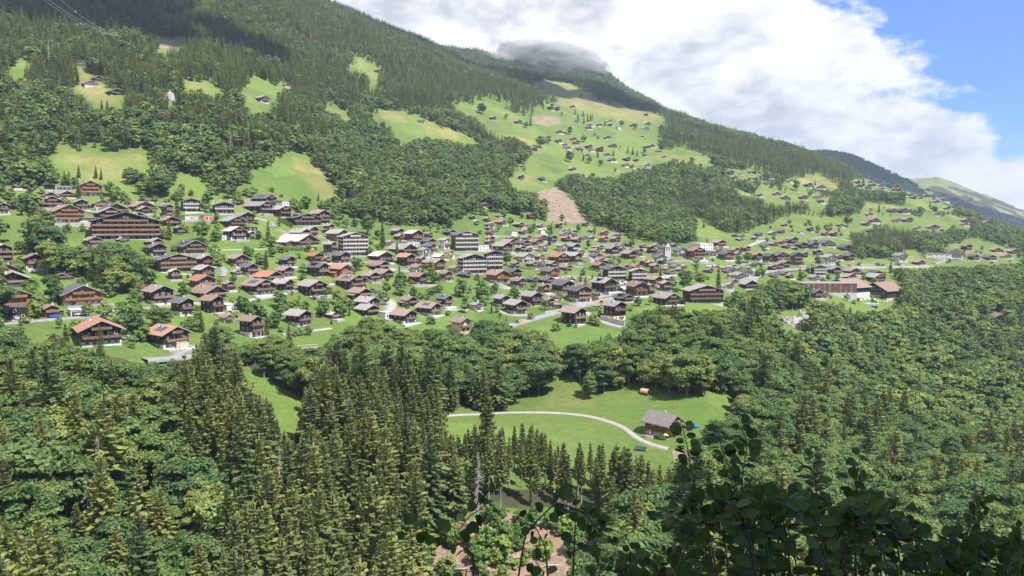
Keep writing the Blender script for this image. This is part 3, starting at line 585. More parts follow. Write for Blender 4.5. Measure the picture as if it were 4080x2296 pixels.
    if us_ > 24 and not flat:
        lv = [k for k in range(1, ns+1)] if ns > 1 or he > 3 else []
        if ns == 1: lv = [1]
        for k in lv:
            z = k*sh_ if ns > 1 else he*.6
            if k == ns and ns > 1:
                if hr - z < 2.4: continue
                bw = max(1.5, (hr - z - 1.3)/math.tan(pitch)*.85)
            else: bw = gw/2*(.98 if big else rng.choice([.94, .8, .98]))
            if not big and ns > 2 and k < ns-1 and rng.random() < .25: continue
            bw = min(bw, gw/2*.98); d_ = 1.5
            b = MB(); ry = y0-d_; b.box(-bw, bw, ry, y0, z-.16, z)
            b.box(-bw, bw, ry-.06, ry+.04, z+.1, z+.98); b.box(-bw-.06, -bw+.03, ry, y0, z+.1, z+.98); b.box(bw-.03, bw+.06, ry, y0, z+.1, z+.98)
            if us_ > 60:
                for px in np.linspace(-bw+.1, bw-.1, 4 if not big else 9): b.box(px-.07, px+.07, ry-.02, ry+.12, z-.16 if k == 1 else z-.16, z+min(2.4, hr-z-abs(px)*math.tan(pitch)-.1) if k < ns else z+1.0)
            if big and 'X' in f and k < ns:      # balconies that run round the corner
                b.box(x0-1.2, x0, y0-d_, y1*.9, z-.16, z); b.box(x0-1.26, x0-1.16, y0-d_, y1*.9, z+.1, z+.98)
            add('balcony', b.mesh('balcony', bmat), root)
    if us_ > 34:
        wm = WINRED if 'V' in f else WIN
        nwin = max(2, min(int(gw/(2.6 if not big else 3.0)), 9)); zs = [k*sh_ + sh_*.52 for k in range(ns)]
        for z in zs:
            for i in range(nwin):
                px = (i+.5)/nwin*gw - gw/2
                if not big and rng.random() < .12: continue
                add('window', wm, root, (px*.9, y0-.04, z), None, (1.15 if not big else 1.7, 1, 1.05 if not big else 1.45))
            if us_ > 44 and not big and not flat:
                for i in range(2): add('window', WIN, root, (x0-.04, y0+L*(.28+.4*i), z), (0, 0, -math.pi/2), (1.0, 1, .95))
        zt = he + (hr-he)*.42
        if not flat and hr-he > 2.2:
            for px in (-.9, .9): add('window', WIN, root, (px, y0-.04, zt), None, (.9, 1, .85))
        if us_ > 40 and not big and not flat:
            b = MB(); b.box(-.5, .5, y0-.10, y0-.02, .02, 2.05); dx = gw*rng.uniform(-.3, .3)
            add('door', b.mesh('door', M['n' if base else 'rail']), root, (dx, 0, 0))
    if flat and 'G' in f:
        n_ = 2 if gw < 9 else 3
        for i in range(n_):
            b = MB(); b.box(-gw*.4/n_, gw*.4/n_, y0-.06, y0-.01, .05, he*.82); add('garage_door', b.mesh('garage_door', M['red'] if 'V' in f else M['pale']), root, ((i+.5)/n_*gw-gw/2, 0, 0))
    if 'O' in f:      # shade of an open front, painted as a dark panel on the wall
        b = MB(); b.box(x0+.5, x1-.5, y0-.08, y0-.02, .05, he*.8); add('bay_shade_panel', b.mesh('bay_shade_panel', M['dark']), root)
    a, c = us/SD/2, vs/SD/2; hw, hh = us_/SD/4, h*s/SD/2
    house_m[max(0, int(c-hh*.92)):max(0, int(c)+1), max(0, int(a-hw*.92)):int(a+hw*.92)+1] = True
    HOUSES.append(dict(o=root, u=us, v=vs-h*s*.4, w=us_, m=gw, roof=roof, wall=wall, f=f, kind=kind, say=say, cat=cat, r=r))
    return root
RAW = {
'T1': """310 85 170 75 g k|1045 112 270 58 g w FO|1445 205 275 220 d o W|805 240 240 80 b k|1075 230 220 95 g n|820 395 300 165 b k|1285 430 205 155 g k W|1640 390 260 120 g y|1790 490 400 155 d k|1735 590 380 190 g k
1040 635 470 265 b o W|1390 625 270 62 g k FO|2240 440 400 140 b n|2275 490 240 110 g k W|2350 300 120 55 b n|2190 560 240 90 b k|60 490 150 150 d k W|1480 1000 260 130 g n W|1935 940 160 65 g k|2480 1000 240 110 g k W
2500 1170 300 200 d k W|70 1340 220 320 l k W|545 1370 290 215 b k W|90 1500 280 180 b n""",
'T2': """90 560 180 210 d k W|60 420 190 90 g k|465 460 310 205 d k AB|985 490 345 185 d k AB|1640 370 360 190 d k S|1550 490 410 195 g k|1890 545 350 185 g k|1920 365 210 80 g w F|445 595 215 72 g w FG|720 595 165 70 b w FGV|1310 650 330 185 g k W|1135 710 390 175 g k
135 690 280 150 r k|265 830 110 130 d k W|1170 915 360 215 l k W|1400 900 160 130 l k W|980 910 150 70 c w F|1410 770 190 66 b k F|2270 680 540 195 d k AD|2515 650 340 225 b k|2370 840 280 150 g k W|2210 860 330 130 g k|2160 1000 640 180 l n|455 1125 480 205 d n S
220 1420 620 280 d n A|690 1330 270 175 g k VW|1220 1330 340 190 b n W|2000 1335 300 170 d k W|2445 1260 290 150 r n|2490 1500 370 230 d k D""",
'B1': """115 190 240 120 g k W|110 420 335 192 d o W|108 487 200 95 d k FO|455 465 135 100 b n W|725 358 335 168 d o W|702 455 132 52 c c FO|895 728 345 218 r k W|560 120 140 45 d n|1430 355 255 168 b k W|1162 447 72 36 c c F""",
'B2': """115 125 105 90 l k|385 115 190 115 g n|370 215 230 125 r n W|420 300 310 112 b k|190 455 210 160 d k W|456 430 215 155 b k|605 402 110 48 c w F|600 222 115 80 b n|870 265 290 140 b k SW|1095 225 205 105 g k|1360 275 270 145 g k|580 515 120 72 b w
805 645 220 190 b k W|1235 545 250 145 g k W|955 135 260 85 r k|1110 102 180 95 b k W|790 85 165 105 d k W|670 85 80 45 g k|155 755 80 62 y y FG|62 752 350 195 r k WS""",
'B3': """250 215 285 135 b k S|330 300 220 100 b k|400 400 240 120 g k|400 450 230 100 g k|562 480 115 62 c w F|725 520 260 125 b k W|950 450 245 120 b k SW|770 370 175 95 b k|1090 370 175 110 d k SW|1375 400 110 70 g w|1240 600 210 135 b y|75 480 80 60 l n
430 145 180 90 b k VW|535 115 200 85 b n|850 170 195 110 b k W|1100 135 140 90 b n W|1270 110 130 60 d k""",
'T3': """50 190 110 95 g k W|130 260 210 115 g o|270 385 285 215 g k ABX|60 385 130 130 g k W|160 455 185 110 d k W|25 450 60 60 r n|665 210 130 75 g n|680 245 95 55 g n|815 265 180 115 l n W|945 225 85 55 b n|710 370 270 95 g k|520 450 215 105 pk k|745 480 185 120 r k
765 300 150 42 b w F|905 400 120 90 g w|945 295 150 70 d k W|955 355 140 85 d n W|1090 325 115 105 g w|1135 205 130 60 d k S|1275 345 270 190 d n AB|1400 345 170 65 d w F|1130 405 90 70 b y|1040 415 125 45 pk n|1000 520 210 115 g n|880 465 100 75 b n W|1170 535 110 60 b w
1340 545 285 185 g k ABX|495 510 200 80 b k|845 545 150 85 b w|592 300 90 55 g w|855 330 100 40 g w|230 535 90 60 d k|150 580 220 120 r o""",
'T4': """75 510 200 180 g k AB|110 35 65 25 b k|15 80 55 45 b n|40 125 90 40 b k|140 105 110 45 r n|300 130 110 50 g k|400 60 60 62 r n|385 120 60 25 g w|490 130 90 35 g k|665 145 75 60 b k W|905 125 75 48 b n W|35 155 80 35 d k|45 200 90 45 d o|240 205 100 40 g w F|330 190 85 40 b n|510 190 50 50 w w
45 270 100 65 b k|30 310 65 70 b n|225 240 95 35 b k|290 250 60 40 b n|375 240 110 40 g k|505 250 125 55 b n|605 270 105 75 d n W|210 290 150 55 g n|345 300 150 60 d n|455 290 150 60 b n|160 355 195 95 g k W|735 165 60 25 g k|735 195 90 35 d n|800 170 70 25 g k|795 210 80 30 d n|700 205 95 30 b k|725 260 95 55 b n|820 265 120 50 b k
890 240 95 35 d k|955 235 80 30 g k|960 175 55 30 b n|1075 205 90 50 r o|1065 265 100 60 r o|1195 215 85 35 r n|1175 265 110 55 g n|320 355 110 65 b k W|390 350 70 45 g k|520 355 105 80 b w|690 350 115 80 g w|795 350 145 80 g k B|865 385 80 60 b y|665 450 200 95 r n|800 450 170 100 g n|360 445 190 90 g w B|270 500 95 65 b k|420 490 115 55 b k W|505 490 85 70 b w|490 425 100 55 b k
590 490 145 60 g n|730 520 130 55 b n|585 580 195 95 d o|255 580 175 85 d k|115 630 230 120 b o W|295 670 150 90 b n W|425 625 130 50 d k|555 635 170 65 d k|530 720 120 85 b n VW|705 730 230 130 d k WS|855 803 240 155 d n W|715 605 130 30 b k|1070 715 240 135 g k D|1165 600 240 130 d k AB|1375 620 185 125 g k AB|1370 750 220 135 b n
1020 330 110 45 g k|990 360 100 40 b k|1140 370 130 75 g k|1000 410 135 50 d k|1035 440 140 40 b k|1020 515 150 75 b n|1100 455 70 40 b k|1100 400 75 22 r n|1285 300 90 40 d k|1180 285 70 20 g k|1295 415 155 80 g k|1385 390 90 75 b n|1230 350 60 45 b n|1290 345 90 30 b n|1215 310 80 30 b n|1420 320 70 40 b k|1245 510 140 45 b k|1350 500 120 40 r k|1430 470 80 55 r n""",
'B4': """150 370 175 110 g k W|282 437 228 132 g k T|420 370 215 140 g k Y|575 370 115 85 b n|798 527 255 158 b k|1168 492 232 178 g k Y|625 300 55 40 b k|1255 325 185 70 d k D|872 195 115 40 r k""",
'T5': """100 370 90 55 d w|305 395 155 90 d w|445 425 170 120 r n W|495 335 180 62 w w F|650 300 135 60 g n|645 320 80 20 r n|645 350 95 30 d k|575 390 110 50 d w|715 425 155 85 d n|785 355 120 45 b k|890 345 100 50 r n|815 380 80 30 g k|35 365 75 75 b k|80 305 80 30 b k|240 305 50 30 b k|110 412 150 40 d k|140 460 90 50 g k|205 435 60 25 g w|230 470 100 30 d w
20 490 60 60 r n|70 545 95 90 r n|175 520 55 30 r k|250 495 100 30 b k|210 555 110 40 d k|300 525 90 35 g k|335 495 60 30 g k|65 655 170 90 b n|190 605 120 40 l k|170 700 120 90 g k|30 735 80 100 b k|174 830 255 112 g k|505 812 375 165 g k A|556 540 100 45 b k|700 515 50 30 r k|765 525 85 35 d k|820 515 90 30 g k|715 540 60 30 d k|825 595 130 60 g w|880 580 120 70 d w|770 635 130 40 b k|900 682 190 78 g k|745 690 70 60 l w
990 430 110 75 r k W|1050 395 60 35 b k|1105 445 130 80 d n W|1370 470 100 45 b n|1240 495 110 70 b n|1130 520 80 55 g k|1180 510 110 65 b n|940 480 85 30 g k|920 505 70 25 g k|1035 470 70 30 g k|1140 580 90 34 d k|1220 558 120 35 d k|1290 590 60 40 g k|845 250 70 25 g k|855 220 60 30 g w|1005 210 85 35 d k|1130 200 85 35 l k W|1210 185 75 35 d k W|1240 120 60 25 g k|970 245 60 35 b k W|1385 185 50 25 r w
1305 275 120 60 g k|1210 280 75 35 r n|1135 295 90 35 g k|1050 310 90 30 d k|1255 320 85 40 b n|1390 320 120 60 d k|1330 330 50 25 g k|1425 400 60 50 b k|790 215 35 25 d k""",
'T6': """45 325 105 65 d n|45 275 95 35 d k|160 300 130 55 d n|330 340 140 55 d n|80 385 85 55 d k W|190 465 130 90 g w|270 420 70 45 b k|360 430 115 65 d n|215 380 80 20 d k|90 560 145 90 d k AB|235 550 120 65 g k|390 560 150 65 b k W|365 600 125 50 g k|55 610 100 50 g w|60 768 145 78 d n S|140 772 80 58 d w|600 628 165 78 g k W|600 560 140 40 d k|820 670 70 35 b n|825 440 120 75 g w|790 400 60 40 g w|990 465 105 40 g k
145 205 65 35 r n|225 210 75 42 r n|280 125 65 30 b n W|510 115 90 38 b k|585 85 95 40 r n|795 85 70 40 g w|880 80 110 40 b k|530 20 100 25 b n|545 175 80 30 d k|970 140 80 22 g k|1100 140 140 35 b k|1185 160 70 18 l k|1405 85 85 35 b k|1395 112 80 24 b k|1130 20 75 20 g k|1420 330 70 50 b k|15 165 60 40 g k""",
'C6': """2140 440 75 40 b k|2195 515 75 38 d k|2310 515 90 35 d k|2355 455 80 30 r k|2430 500 80 28 r w|2485 470 90 35 g k|2385 965 110 40 b w""",
'C5': """985 210 45 30 d k|1075 120 45 35 d k W|1120 130 40 25 d k""",
'C2': """600 930 65 28 d w|1135 905 70 30 b k|1325 935 75 32 r k|260 545 60 20 d k""",
'C1': """615 505 60 40 d w|740 615 80 38 d n W|678 650 100 38 d w|865 720 120 48 d k|1970 770 115 50 g k W|2150 655 100 30 b k""",
'U1': """245 30 45 18 b k|290 50 30 20 b k|275 90 65 40 d k|340 95 55 40 d k|475 72 50 28 d k W|1137 140 44 22 d k|515 205 55 30 d w|800 195 65 22 l k|615 235 85 26 b n|610 260 80 32 b n|715 235 50 28 b n|815 235 50 30 r n|888 262 52 32 d w|1015 240 50 28 g n|1140 220 80 26 l n|1125 268 85 32 g w|350 300 80 32 d n|405 302 30 20 d k|785 350 72 32 g n|1105 332 30 14 g k
343 385 75 38 b n|475 365 80 34 b n|505 400 80 40 g k|240 390 40 32 b n|405 410 60 24 b n|418 445 76 32 d w|525 452 70 30 d k|620 440 76 42 b n|635 460 75 26 d w|722 470 76 56 b n|830 425 100 34 d k|590 498 90 18 l w|135 458 55 40 d n|782 500 62 26 b k|827 552 88 34 d k|963 550 78 40 b k|1047 552 60 28 d k|950 598 85 30 d k|1003 612 60 36 r o|1130 600 100 34 g w|1125 503 60 24 d k|1175 428 84 34 r n|1300 518 46 18 b n|470 635 84 34 g k|15 605 50 22 r n|15 718 60 48 g k W|195 728 74 38 d k""",
'U2': """440 218 75 38 d n|532 217 55 18 g n|470 258 66 30 g n|608 205 38 20 g k|655 210 46 28 d k|702 208 40 18 d n|610 280 42 34 r n|663 268 64 28 b n|765 310 62 30 d w|825 272 60 18 l n|965 288 64 26 g w|1140 335 80 44 g k W|1245 345 88 34 g k|700 415 64 28 b n|848 405 84 32 r n W|920 440 90 34 b k|1092 443 92 42 r n|1232 438 80 38 r w|1250 473 70 32 d k|200 318 45 28 d k""",
'U3': """215 165 55 28 g k|250 195 66 30 d k|300 210 58 26 b k|345 190 64 30 b n|400 155 60 26 b n|330 160 40 20 d k|420 192 52 24 g k|460 158 54 16 l k|490 195 52 22 d k|535 165 34 20 g k|565 195 52 20 g k|435 215 54 16 d k|550 232 42 30 r n|585 230 48 24 b k|665 195 50 14 b k|705 195 46 16 g k|778 225 54 18 b k|830 222 54 16 b k|690 275 56 24 b k|715 300 58 26 b k|765 285 60 24 d k|780 302 50 18 b k|830 288 64 28 b k|885 280 54 18 b n|930 290 72 28 d k|985 275 66 22 b n
1000 325 70 36 d k|1060 325 80 36 b k|910 335 80 24 b k|1105 362 84 24 g k|1080 385 76 22 b k W|1015 400 64 28 g k W|525 425 90 36 d k|620 430 90 44 d k|680 425 70 30 b k|1380 525 85 24 b k"""}
NAMED = {   # landmarks of the village: a phrase of their own
 ('T1', 1445): 'tall orange-balconied chalet under the upper meadow', ('T1', 1040): 'long orange timber apartment house', ('T2', 465): 'pale-balconied block with white chimneys', ('T2', 985): 'pale-balconied block by the gravel scar',
 ('T2', 1640): 'top dark chalet with solar roof', ('T2', 455): 'broad solar-roofed chalet with long veranda', ('T2', 220): 'brown triple-gabled chalet', ('T2', 690): 'chalet with red and white shutters', ('T2', 2160): 'long low pale-slated timber hotel',
 ('B1', 110): 'big orange chalet at the frame edge', ('B1', 725): 'orange chalet with a gable sign', ('B1', 895): 'red-roofed chalet by the yellow bush', ('B2', 62): 'red-roofed chalet with skylight panel', ('B2', 805): 'brown-roofed chalet behind the spruces', ('B2', 1235): 'grey-roofed chalet alone in the meadow', ('B2', 870): 'chalet with three roof panels',
 ('B3', 250): 'dark chalet with black solar strip', ('B3', 1090): 'small solar chalet by the orchard', ('T3', 270): 'eight-balcony block by the tall spruce', ('T3', 520): 'scaffolded house under pink sheeting', ('T3', 1275): 'white-framed apartment tower block', ('T3', 1340): 'front one of the twin balcony blocks', ('T3', 1130): 'yellow cottage',
 ('T4', 690): 'white four-storey village house', ('T4', 360): 'white house with wide balconies', ('T4', 665): 'long orange-tiled row', ('T4', 115): 'tan-roofed orange chalet by the boulder', ('T4', 855): 'red-brown house at the junction', ('T4', 1165): 'pale-balconied block by the car park', ('T4', 1075): 'upper red-tiled chalet at the wood',
 ('B4', 282): 'weathered grey chalet above the road', ('B4', 798): 'brown barn-like chalet below the road', ('B4', 1168): 'yellow-based chalet on the retaining wall', ('T5', 305): 'grand white mansard hotel', ('T5', 445): 'red-tiled brown hotel', ('T5', 505): 'long dark apartment block in the trees', ('T5', 495): 'flat white modern block',
 ('T6', 825): 'white gabled block by the viaduct', ('C6', 2385): 'lone chalet in the gorge wood', ('C1', 865): 'largest chalet on the high left pasture', ('U1', 620): 'brown chalet at the pasture centre', ('U1', 1137): 'lone hut on the top pasture', ('U3', 400): 'ridge hamlet top chalet', ('U2', 1092): 'red-tiled chalet on the middle ledge', ('U3', 620): 'dark chalet pair below the ridge'}
APTW = {('T1', 2010): 1}
def build_houses():
    for t, txt in RAW.items():
        for rec in txt.replace('\n', '|').split('|'):
            a = rec.split()
            if len(a) < 6: continue
            x, y, w, h = map(float, a[:4])
            if a[4] not in M: a[4] = 'g'
            house(t, x, y, w, h, a[4], a[5], a[6] if len(a) > 6 else '', say=NAMED.get((t, int(x))))
    house('T1', 2010, 905, 905, 415, 'd', 'k', 'AR', yaw=3, ratio=.4, say='six-storey block ringed with timber balconies')
    house('T6', 345, 718, 350, 115, 'b', 'k', '', yaw=-36, ratio=.8, name='chalet', say='vast brown-roofed hotel chalet nearer the hall')
    house('T6', 665, 765, 305, 128, 'b', 'k', '', yaw=-38, ratio=.8, name='chalet', say='vast brown-roofed hotel chalet above the pool')
    house('T6', 150, 722, 440, 84, 'g', 'n', 'F', yaw=20, ratio=.5, name='sports_hall', say='long flat-roofed brown hall')
    house('T5', 1205, 470, 160, 120, 'd', 'n', '', yaw=20, name='hotel_wing', say='first steep gable of the twin-gabled hotel')
    house('T5', 1350, 470, 120, 115, 'd', 'n', '', yaw=20, name='hotel_wing', say='second steep gable of the twin-gabled hotel')
    house('T6', 1165, 415, 175, 42, 'g', 'w', 'F', yaw=15, ratio=.4, name='pavilion', say='long low white pavilion')
    house('T6', 1300, 398, 150, 72, 'b', 'w', 'D', yaw=20, name='villa', say='white half-timbered villa')
build_houses()
# labels: each house by its look and by where it stands to the nearest house with a phrase of its own
ROOF = dict(g='grey-roofed', d='dark-roofed', b='brown-roofed', r='red-roofed', l='pale-roofed', pk='pink-roofed', w='white-roofed', c='flat-roofed', y='flat-roofed')
WALL = dict(k='dark timber', n='brown timber', o='orange timber', w='white', y='cream', c='concrete')
ORD = ['nearest', 'second', 'third', 'fourth', 'fifth', 'sixth', 'seventh', 'eighth', 'ninth', 'tenth', 'eleventh', 'twelfth', 'thirteenth', 'fourteenth', 'fifteenth', 'sixteenth']
def where(dx, dy, w):
    a = math.degrees(math.atan2(-dy, dx)) % 360
    return ['right of', 'up and right of', 'above', 'up and left of', 'left of', 'down and left of', 'below', 'down and right of'][int(((a+22.5) % 360)//45)]
def label_houses():
    marks = [h for h in HOUSES if h['say']]; groups = {}
    for h in HOUSES:
        cat = h['kind'].replace('_', ' ')
        if h['say']:
            extra = {'d': 'dark slate roof', 'g': 'grey slate roof', 'b': 'brown roof', 'r': 'red roof', 'l': 'pale roof', 'pk': 'pale roof', 'w': 'flat roof', 'c': 'flat roof'}.get(h['roof'], 'roof')
            tag(h['o'], h['say'] + ', ' + extra, cat)
            continue
        b = min(marks, key=lambda m: math.hypot(m['u']-h['u'], (m['v']-h['v'])*1.4)); h['lm'] = b
        groups.setdefault((id(b), where(h['u']-b['u'], h['v']-b['v'], b['w'])), []).append(h)
    for (_, wd), hs in groups.items():
        hs.sort(key=lambda h: math.hypot(h['u']-h['lm']['u'], h['v']-h['lm']['v']))
        for i, h in enumerate(hs):
            o_ = ORD[min(i, 15)]; cat = h['kind'].replace('_', ' ')
            lb_ = f"{ROOF.get(h['roof'], 'grey-roofed')} {WALL[h['wall']]} {cat}, {o_} {wd} the {h['lm']['say']}"
            if len(lb_.split()) > 16: lb_ = lb_.replace(' timber', '', 1)
            if len(lb_.split()) > 16: lb_ = lb_.split(' ', 1)[1]
            tag(h['o'], lb_, cat, 'village chalets' if h['kind'] in ('chalet', 'house') else None)
label_houses()
# ------------------------------------------------------------------ trees
def quads(c, ax, ay, hw, hh):
    """n leaf quads: centres c, axes ax, ay (n,3), half sizes"""
    hw = np.asarray(hw).reshape(-1, 1); hh = np.asarray(hh).reshape(-1, 1)
    V = np.stack([c-ax*hw-ay*hh, c+ax*hw-ay*hh, c+ax*hw*.8+ay*hh, c-ax*hw*.8+ay*hh], 1).reshape(-1, 3); F = np.arange(len(V)).reshape(-1, 4); return V, F
def unit(a): return a/(np.linalg.norm(a, axis=-1, keepdims=True)+1e-9)
def frame(n, g):
    a = unit(np.cross(n, g.normal(size=n.shape))); return a, np.cross(n, a)
def trunk_arrays(H, r0, lean, limbs, g, n=7):
    b = MB(); b.tube([(lean[0]*t*t, lean[1]*t*t, H*t - (1.5 if t == 0 else 0)) for t in np.linspace(0, 1, 6)], r0, r0*.18, n)
    for L in limbs: b.tube(L, r0*.34, r0*.08, 5)
    return b
def spruce(seed, H=26.0, lv=30, per=9, sub=4, rmax=3.6, bare=.12, droop=.35, sparse=0.0):
    g = np.random.default_rng(seed); C = []; AX = []; AY = []; HW = []; HH = []
    for k in range(lv):
        t = bare + (1-bare)*(k + g.uniform(-.3, .3))/lv; t = min(max(t, .05), .985); z = H*t
        env = rmax*(1-t)**.82*(1.0 if t > bare+.12 else .55+.45*(t-bare)/.12)
        n = max(4, int(per*(1-.45*t))); a0 = g.uniform(0, 7)
        for q in range(n):
            if g.random() < sparse: continue
            a = a0 + 2*math.pi*q/n + g.uniform(-.25, .25); L = env*g.uniform(.72, 1.18) + .22; up = .55*t - droop*(1-t) + g.uniform(-.1, .1)
            d = np.array([math.cos(a), math.sin(a), 0.0]); sd = np.array([-d[1], d[0], 0.0])
            for s in range(sub):
                f0, f1 = s/sub, (s+1)/sub; fm = (f0+f1)/2; drop = up*fm*L - .22*L*fm*fm + .10*L*fm**4
                slope = unit(d + np.array([0, 0, up - .44*fm + .4*fm**3])); c = np.array([0, 0, z]) + d*(fm*L) + np.array([0, 0, drop])
                wd = (.30*L*(1-.75*fm)+.13); tw = g.uniform(-.5, .5); sa = unit(sd*math.cos(tw) + np.array([0, 0, 1])*math.sin(tw))
                C.append(c); AX.append(sa); AY.append(slope); HW.append(wd*g.uniform(.7, 1.1)); HH.append(L/sub*.62)
                if sub > 2:      # hanging twigs
                    C.append(c + np.array([0, 0, -.28-.1*L*.5]) + sd*g.uniform(-.3, .3)*wd); AX.append(unit(sd*g.uniform(.3, 1)+d*g.uniform(-1, 1))); AY.append(np.array([0, 0, 1.0]) + d*.25); HW.append(.22+.05*L); HH.append(.30+.09*L)
    C.append(np.array([0, 0, H*.985])); AX.append(np.array([1., 0, 0])); AY.append(np.array([0, 0, 1.])); HW.append(.12); HH.append(.6)
    V, F = quads(np.array(C), np.array(AX), unit(np.array(AY)), np.array(HW), np.array(HH))
    T = trunk_arrays(H*.97, .30*H/26, (0, 0), [], g)
    return V, F, T, H, rmax
def broad(seed, H=17.0, w=5.2, clumps=44, per=85, size=.34, low=.16, gap=.0, cone=0.0):
    g = np.random.default_rng(seed); zc = H*(low+1)/2; hz = H*(1-low)/2; C = []; N = []; S_ = []
    k = 0; tips = []
    ph = g.uniform(0, 6.3, 4)
    while k < clumps:
        d = unit(g.normal(size=3)); rad = g.uniform(.45, 1.0)**.6*.84
        lob = 1 + .22*math.sin(2*math.atan2(d[1], d[0])+ph[0]) + .14*math.sin(3*math.atan2(d[1], d[0])+ph[1]) + .12*math.sin(4*d[2]+ph[2])
        sh = 1-cone*max(0, d[2])*.5
        c = np.array([d[0]*w*rad*lob*sh, d[1]*w*rad*lob*sh, zc + d[2]*hz*rad*(1+.1*math.sin(ph[3]+k))]); cr = w*g.uniform(.20, .36)
        n = int(per*g.uniform(.6, 1.3)); dd = unit(g.normal(size=(n, 3))); dd[:, 2] = np.abs(dd[:, 2])*.9 - .25*(1-np.abs(dd[:, 2])); dd = unit(dd); rr = cr*g.uniform(.45, 1.12, (n, 1))
        P = c + dd*rr*np.array([1.15, 1.15, .72]); nn = unit(dd*.9 + g.normal(size=(n, 3))*.55 + np.array([0, 0, .35]) + unit(c-np.array([0, 0, zc*.8]))*.45)
        C.append(P); N.append(nn); S_.append(size*g.uniform(.6, 1.35, n)); tips.append(c); k += 1
    C = np.concatenate(C); N = np.concatenate(N); s = np.concatenate(S_); a, b = frame(N, g); V, F = quads(C, a, b, s, s*g.uniform(.75, 1.25, len(s)))
    limbs = [[(0, 0, H*low*.9), tuple(np.array([0, 0, H*low])*.5 + tips[i]*.5 + np.array([0, 0, -.4])), tuple(tips[i])] for i in range(0, min(len(tips), 9))] if clumps > 20 else []
    return V, F, trunk_arrays(H*.72, .020*H, (g.uniform(-.6, .6), g.uniform(-.6, .6)), limbs, g), H, w
def dead(seed, H=22.0, lv=26, rmax=2.4):
    g = np.random.default_rng(seed); b = MB(); b.tube([(0, 0, -1), (.1, 0, H*.5), (.25, .1, H)], .26, .04, 7); tw = MB()
    for k in range(lv):
        t = .22+.76*k/lv; z = H*t
        for q in range(g.integers(4, 8)):
            a = g.uniform(0, 6.3); L = rmax*(1.12-t)*g.uniform(.4, 1.1); d = np.array([math.cos(a), math.sin(a), 0]); p = [np.array([.2*t, .1*t, z]), np.array([0, 0, z-.12*L]) + d*L*.55, np.array([0, 0, z-.38*L]) + d*L]
            tw.tube(p, .045, .018, 4, cap=False)
            for m in range(3): s0 = p[1]*(1-m/3)+p[2]*(m/3); tw.tube([s0, s0+np.array([g.uniform(-.3, .3), g.uniform(-.3, .3), -.45*g.uniform(.4, 1.2)])], .03, .012, 3, cap=False)
    return b, tw, H
class Kind: pass
def make_kind(gen, leaf, bark='bark'):
    V, F, T, H, w = gen; k = Kind(); k.H = H; k.w = w
    k.crown = np_mesh('crown', V, F, M[leaf]); k.trunk = T.mesh('trunk', M[bark], smooth=True)
    tv = np.array(T.v); vv = np.concatenate([V, tv]); me = bpy.data.meshes.new('tree'); fs = [tuple(f) for f in F] + [tuple(i+len(V) for i in f) for f in T.f]
    k.arr = (vv, fs, len(F)); k.leaf = leaf; k.bark = bark; k.joined = None; return k
def joined(k):
    if k.joined is None:
        vv, fs, nf = k.arr; b = MB(); b.v = [tuple(p) for p in vv]; b.f = fs; b.m = [0]*nf + [1]*(len(fs)-nf); k.joined = b.mesh('tree', [M[k.leaf], M[k.bark]])
    return k.joined
SPH = [make_kind(spruce(11, 26, 23, 9, 4, 4.0), 'spruce'), make_kind(spruce(12, 28, 25, 9, 4, 3.6, .10, .46), 'spruce'), make_kind(spruce(13, 24, 21, 8, 4, 4.3, .08, .30), 'spruce'), make_kind(spruce(14, 29, 22, 8, 4, 3.2, .36, .44, .12), 'spruce'), make_kind(spruce(15, 27, 20, 8, 4, 4.7, .14, .50, .22), 'spruce'), make_kind(spruce(16, 22, 20, 9, 4, 3.3, .04, .2), 'spruce')]
SPL = [make_kind(spruce(21, 26, 17, 7, 2, 3.4), 'spruce'), make_kind(spruce(22, 28, 18, 6, 2, 3.0), 'spruce'), make_kind(spruce(23, 24, 16, 7, 2, 3.8), 'spruce'), make_kind(spruce(24, 27, 15, 6, 2, 4.4, .14, .45, .2), 'spruce')]
BRH = [make_kind(broad(31, 17, 5.4, 54, 150, .225), 'leaf'), make_kind(broad(32, 19, 4.8, 54, 150, .22, .14, 0, .4), 'leaf'), make_kind(broad(33, 15, 5.6, 52, 150, .23, .12), 'leaf'), make_kind(broad(34, 21, 4.6, 56, 145, .215, .2, 0, .5), 'leaf'), make_kind(broad(35, 21, 3.7, 48, 130, .2, .12, 0, .9), 'leaf'), make_kind(broad(36, 14, 6.4, 44, 170, .25, .08), 'leaf'), make_kind(broad(37, 18, 5.0, 36, 125, .19, .2), 'leaf')]
BRL = [make_kind(broad(41, 16, 5.2, 26, 30, .56), 'leaf'), make_kind(broad(42, 18, 4.8, 26, 30, .54, .14, 0, .4), 'leaf'), make_kind(broad(43, 15, 5.4, 24, 30, .58), 'leaf'), make_kind(broad(44, 20, 3.8, 22, 30, .50, .12, 0, .9), 'leaf'), make_kind(broad(45, 17, 5.4, 18, 30, .44, .2), 'leaf')]
GRD = [make_kind(broad(51, 8, 3.0, 30, 60, .20, .2), 'leaf'), make_kind(broad(52, 6, 2.8, 28, 55, .20, .05), 'shrubl'), make_kind(broad(53, 3.2, 2.0, 20, 45, .17, -.15), 'shrubl')]
GOLD = make_kind(broad(54, 9, 3.4, 34, 60, .22, .12), 'yleaf')
APPLE = make_kind(broad(55, 6.5, 3.6, 22, 34, .2, .30), 'shrubl')
def plant(name, k, loc, s, rz, label, cat, group=None, sx=1.0):
    o = empty(name, loc, rz); o.scale = (s*sx, s*sx, s); add('crown', k.crown, o); add('trunk', k.trunk, o); return tag(o, label, cat, group)

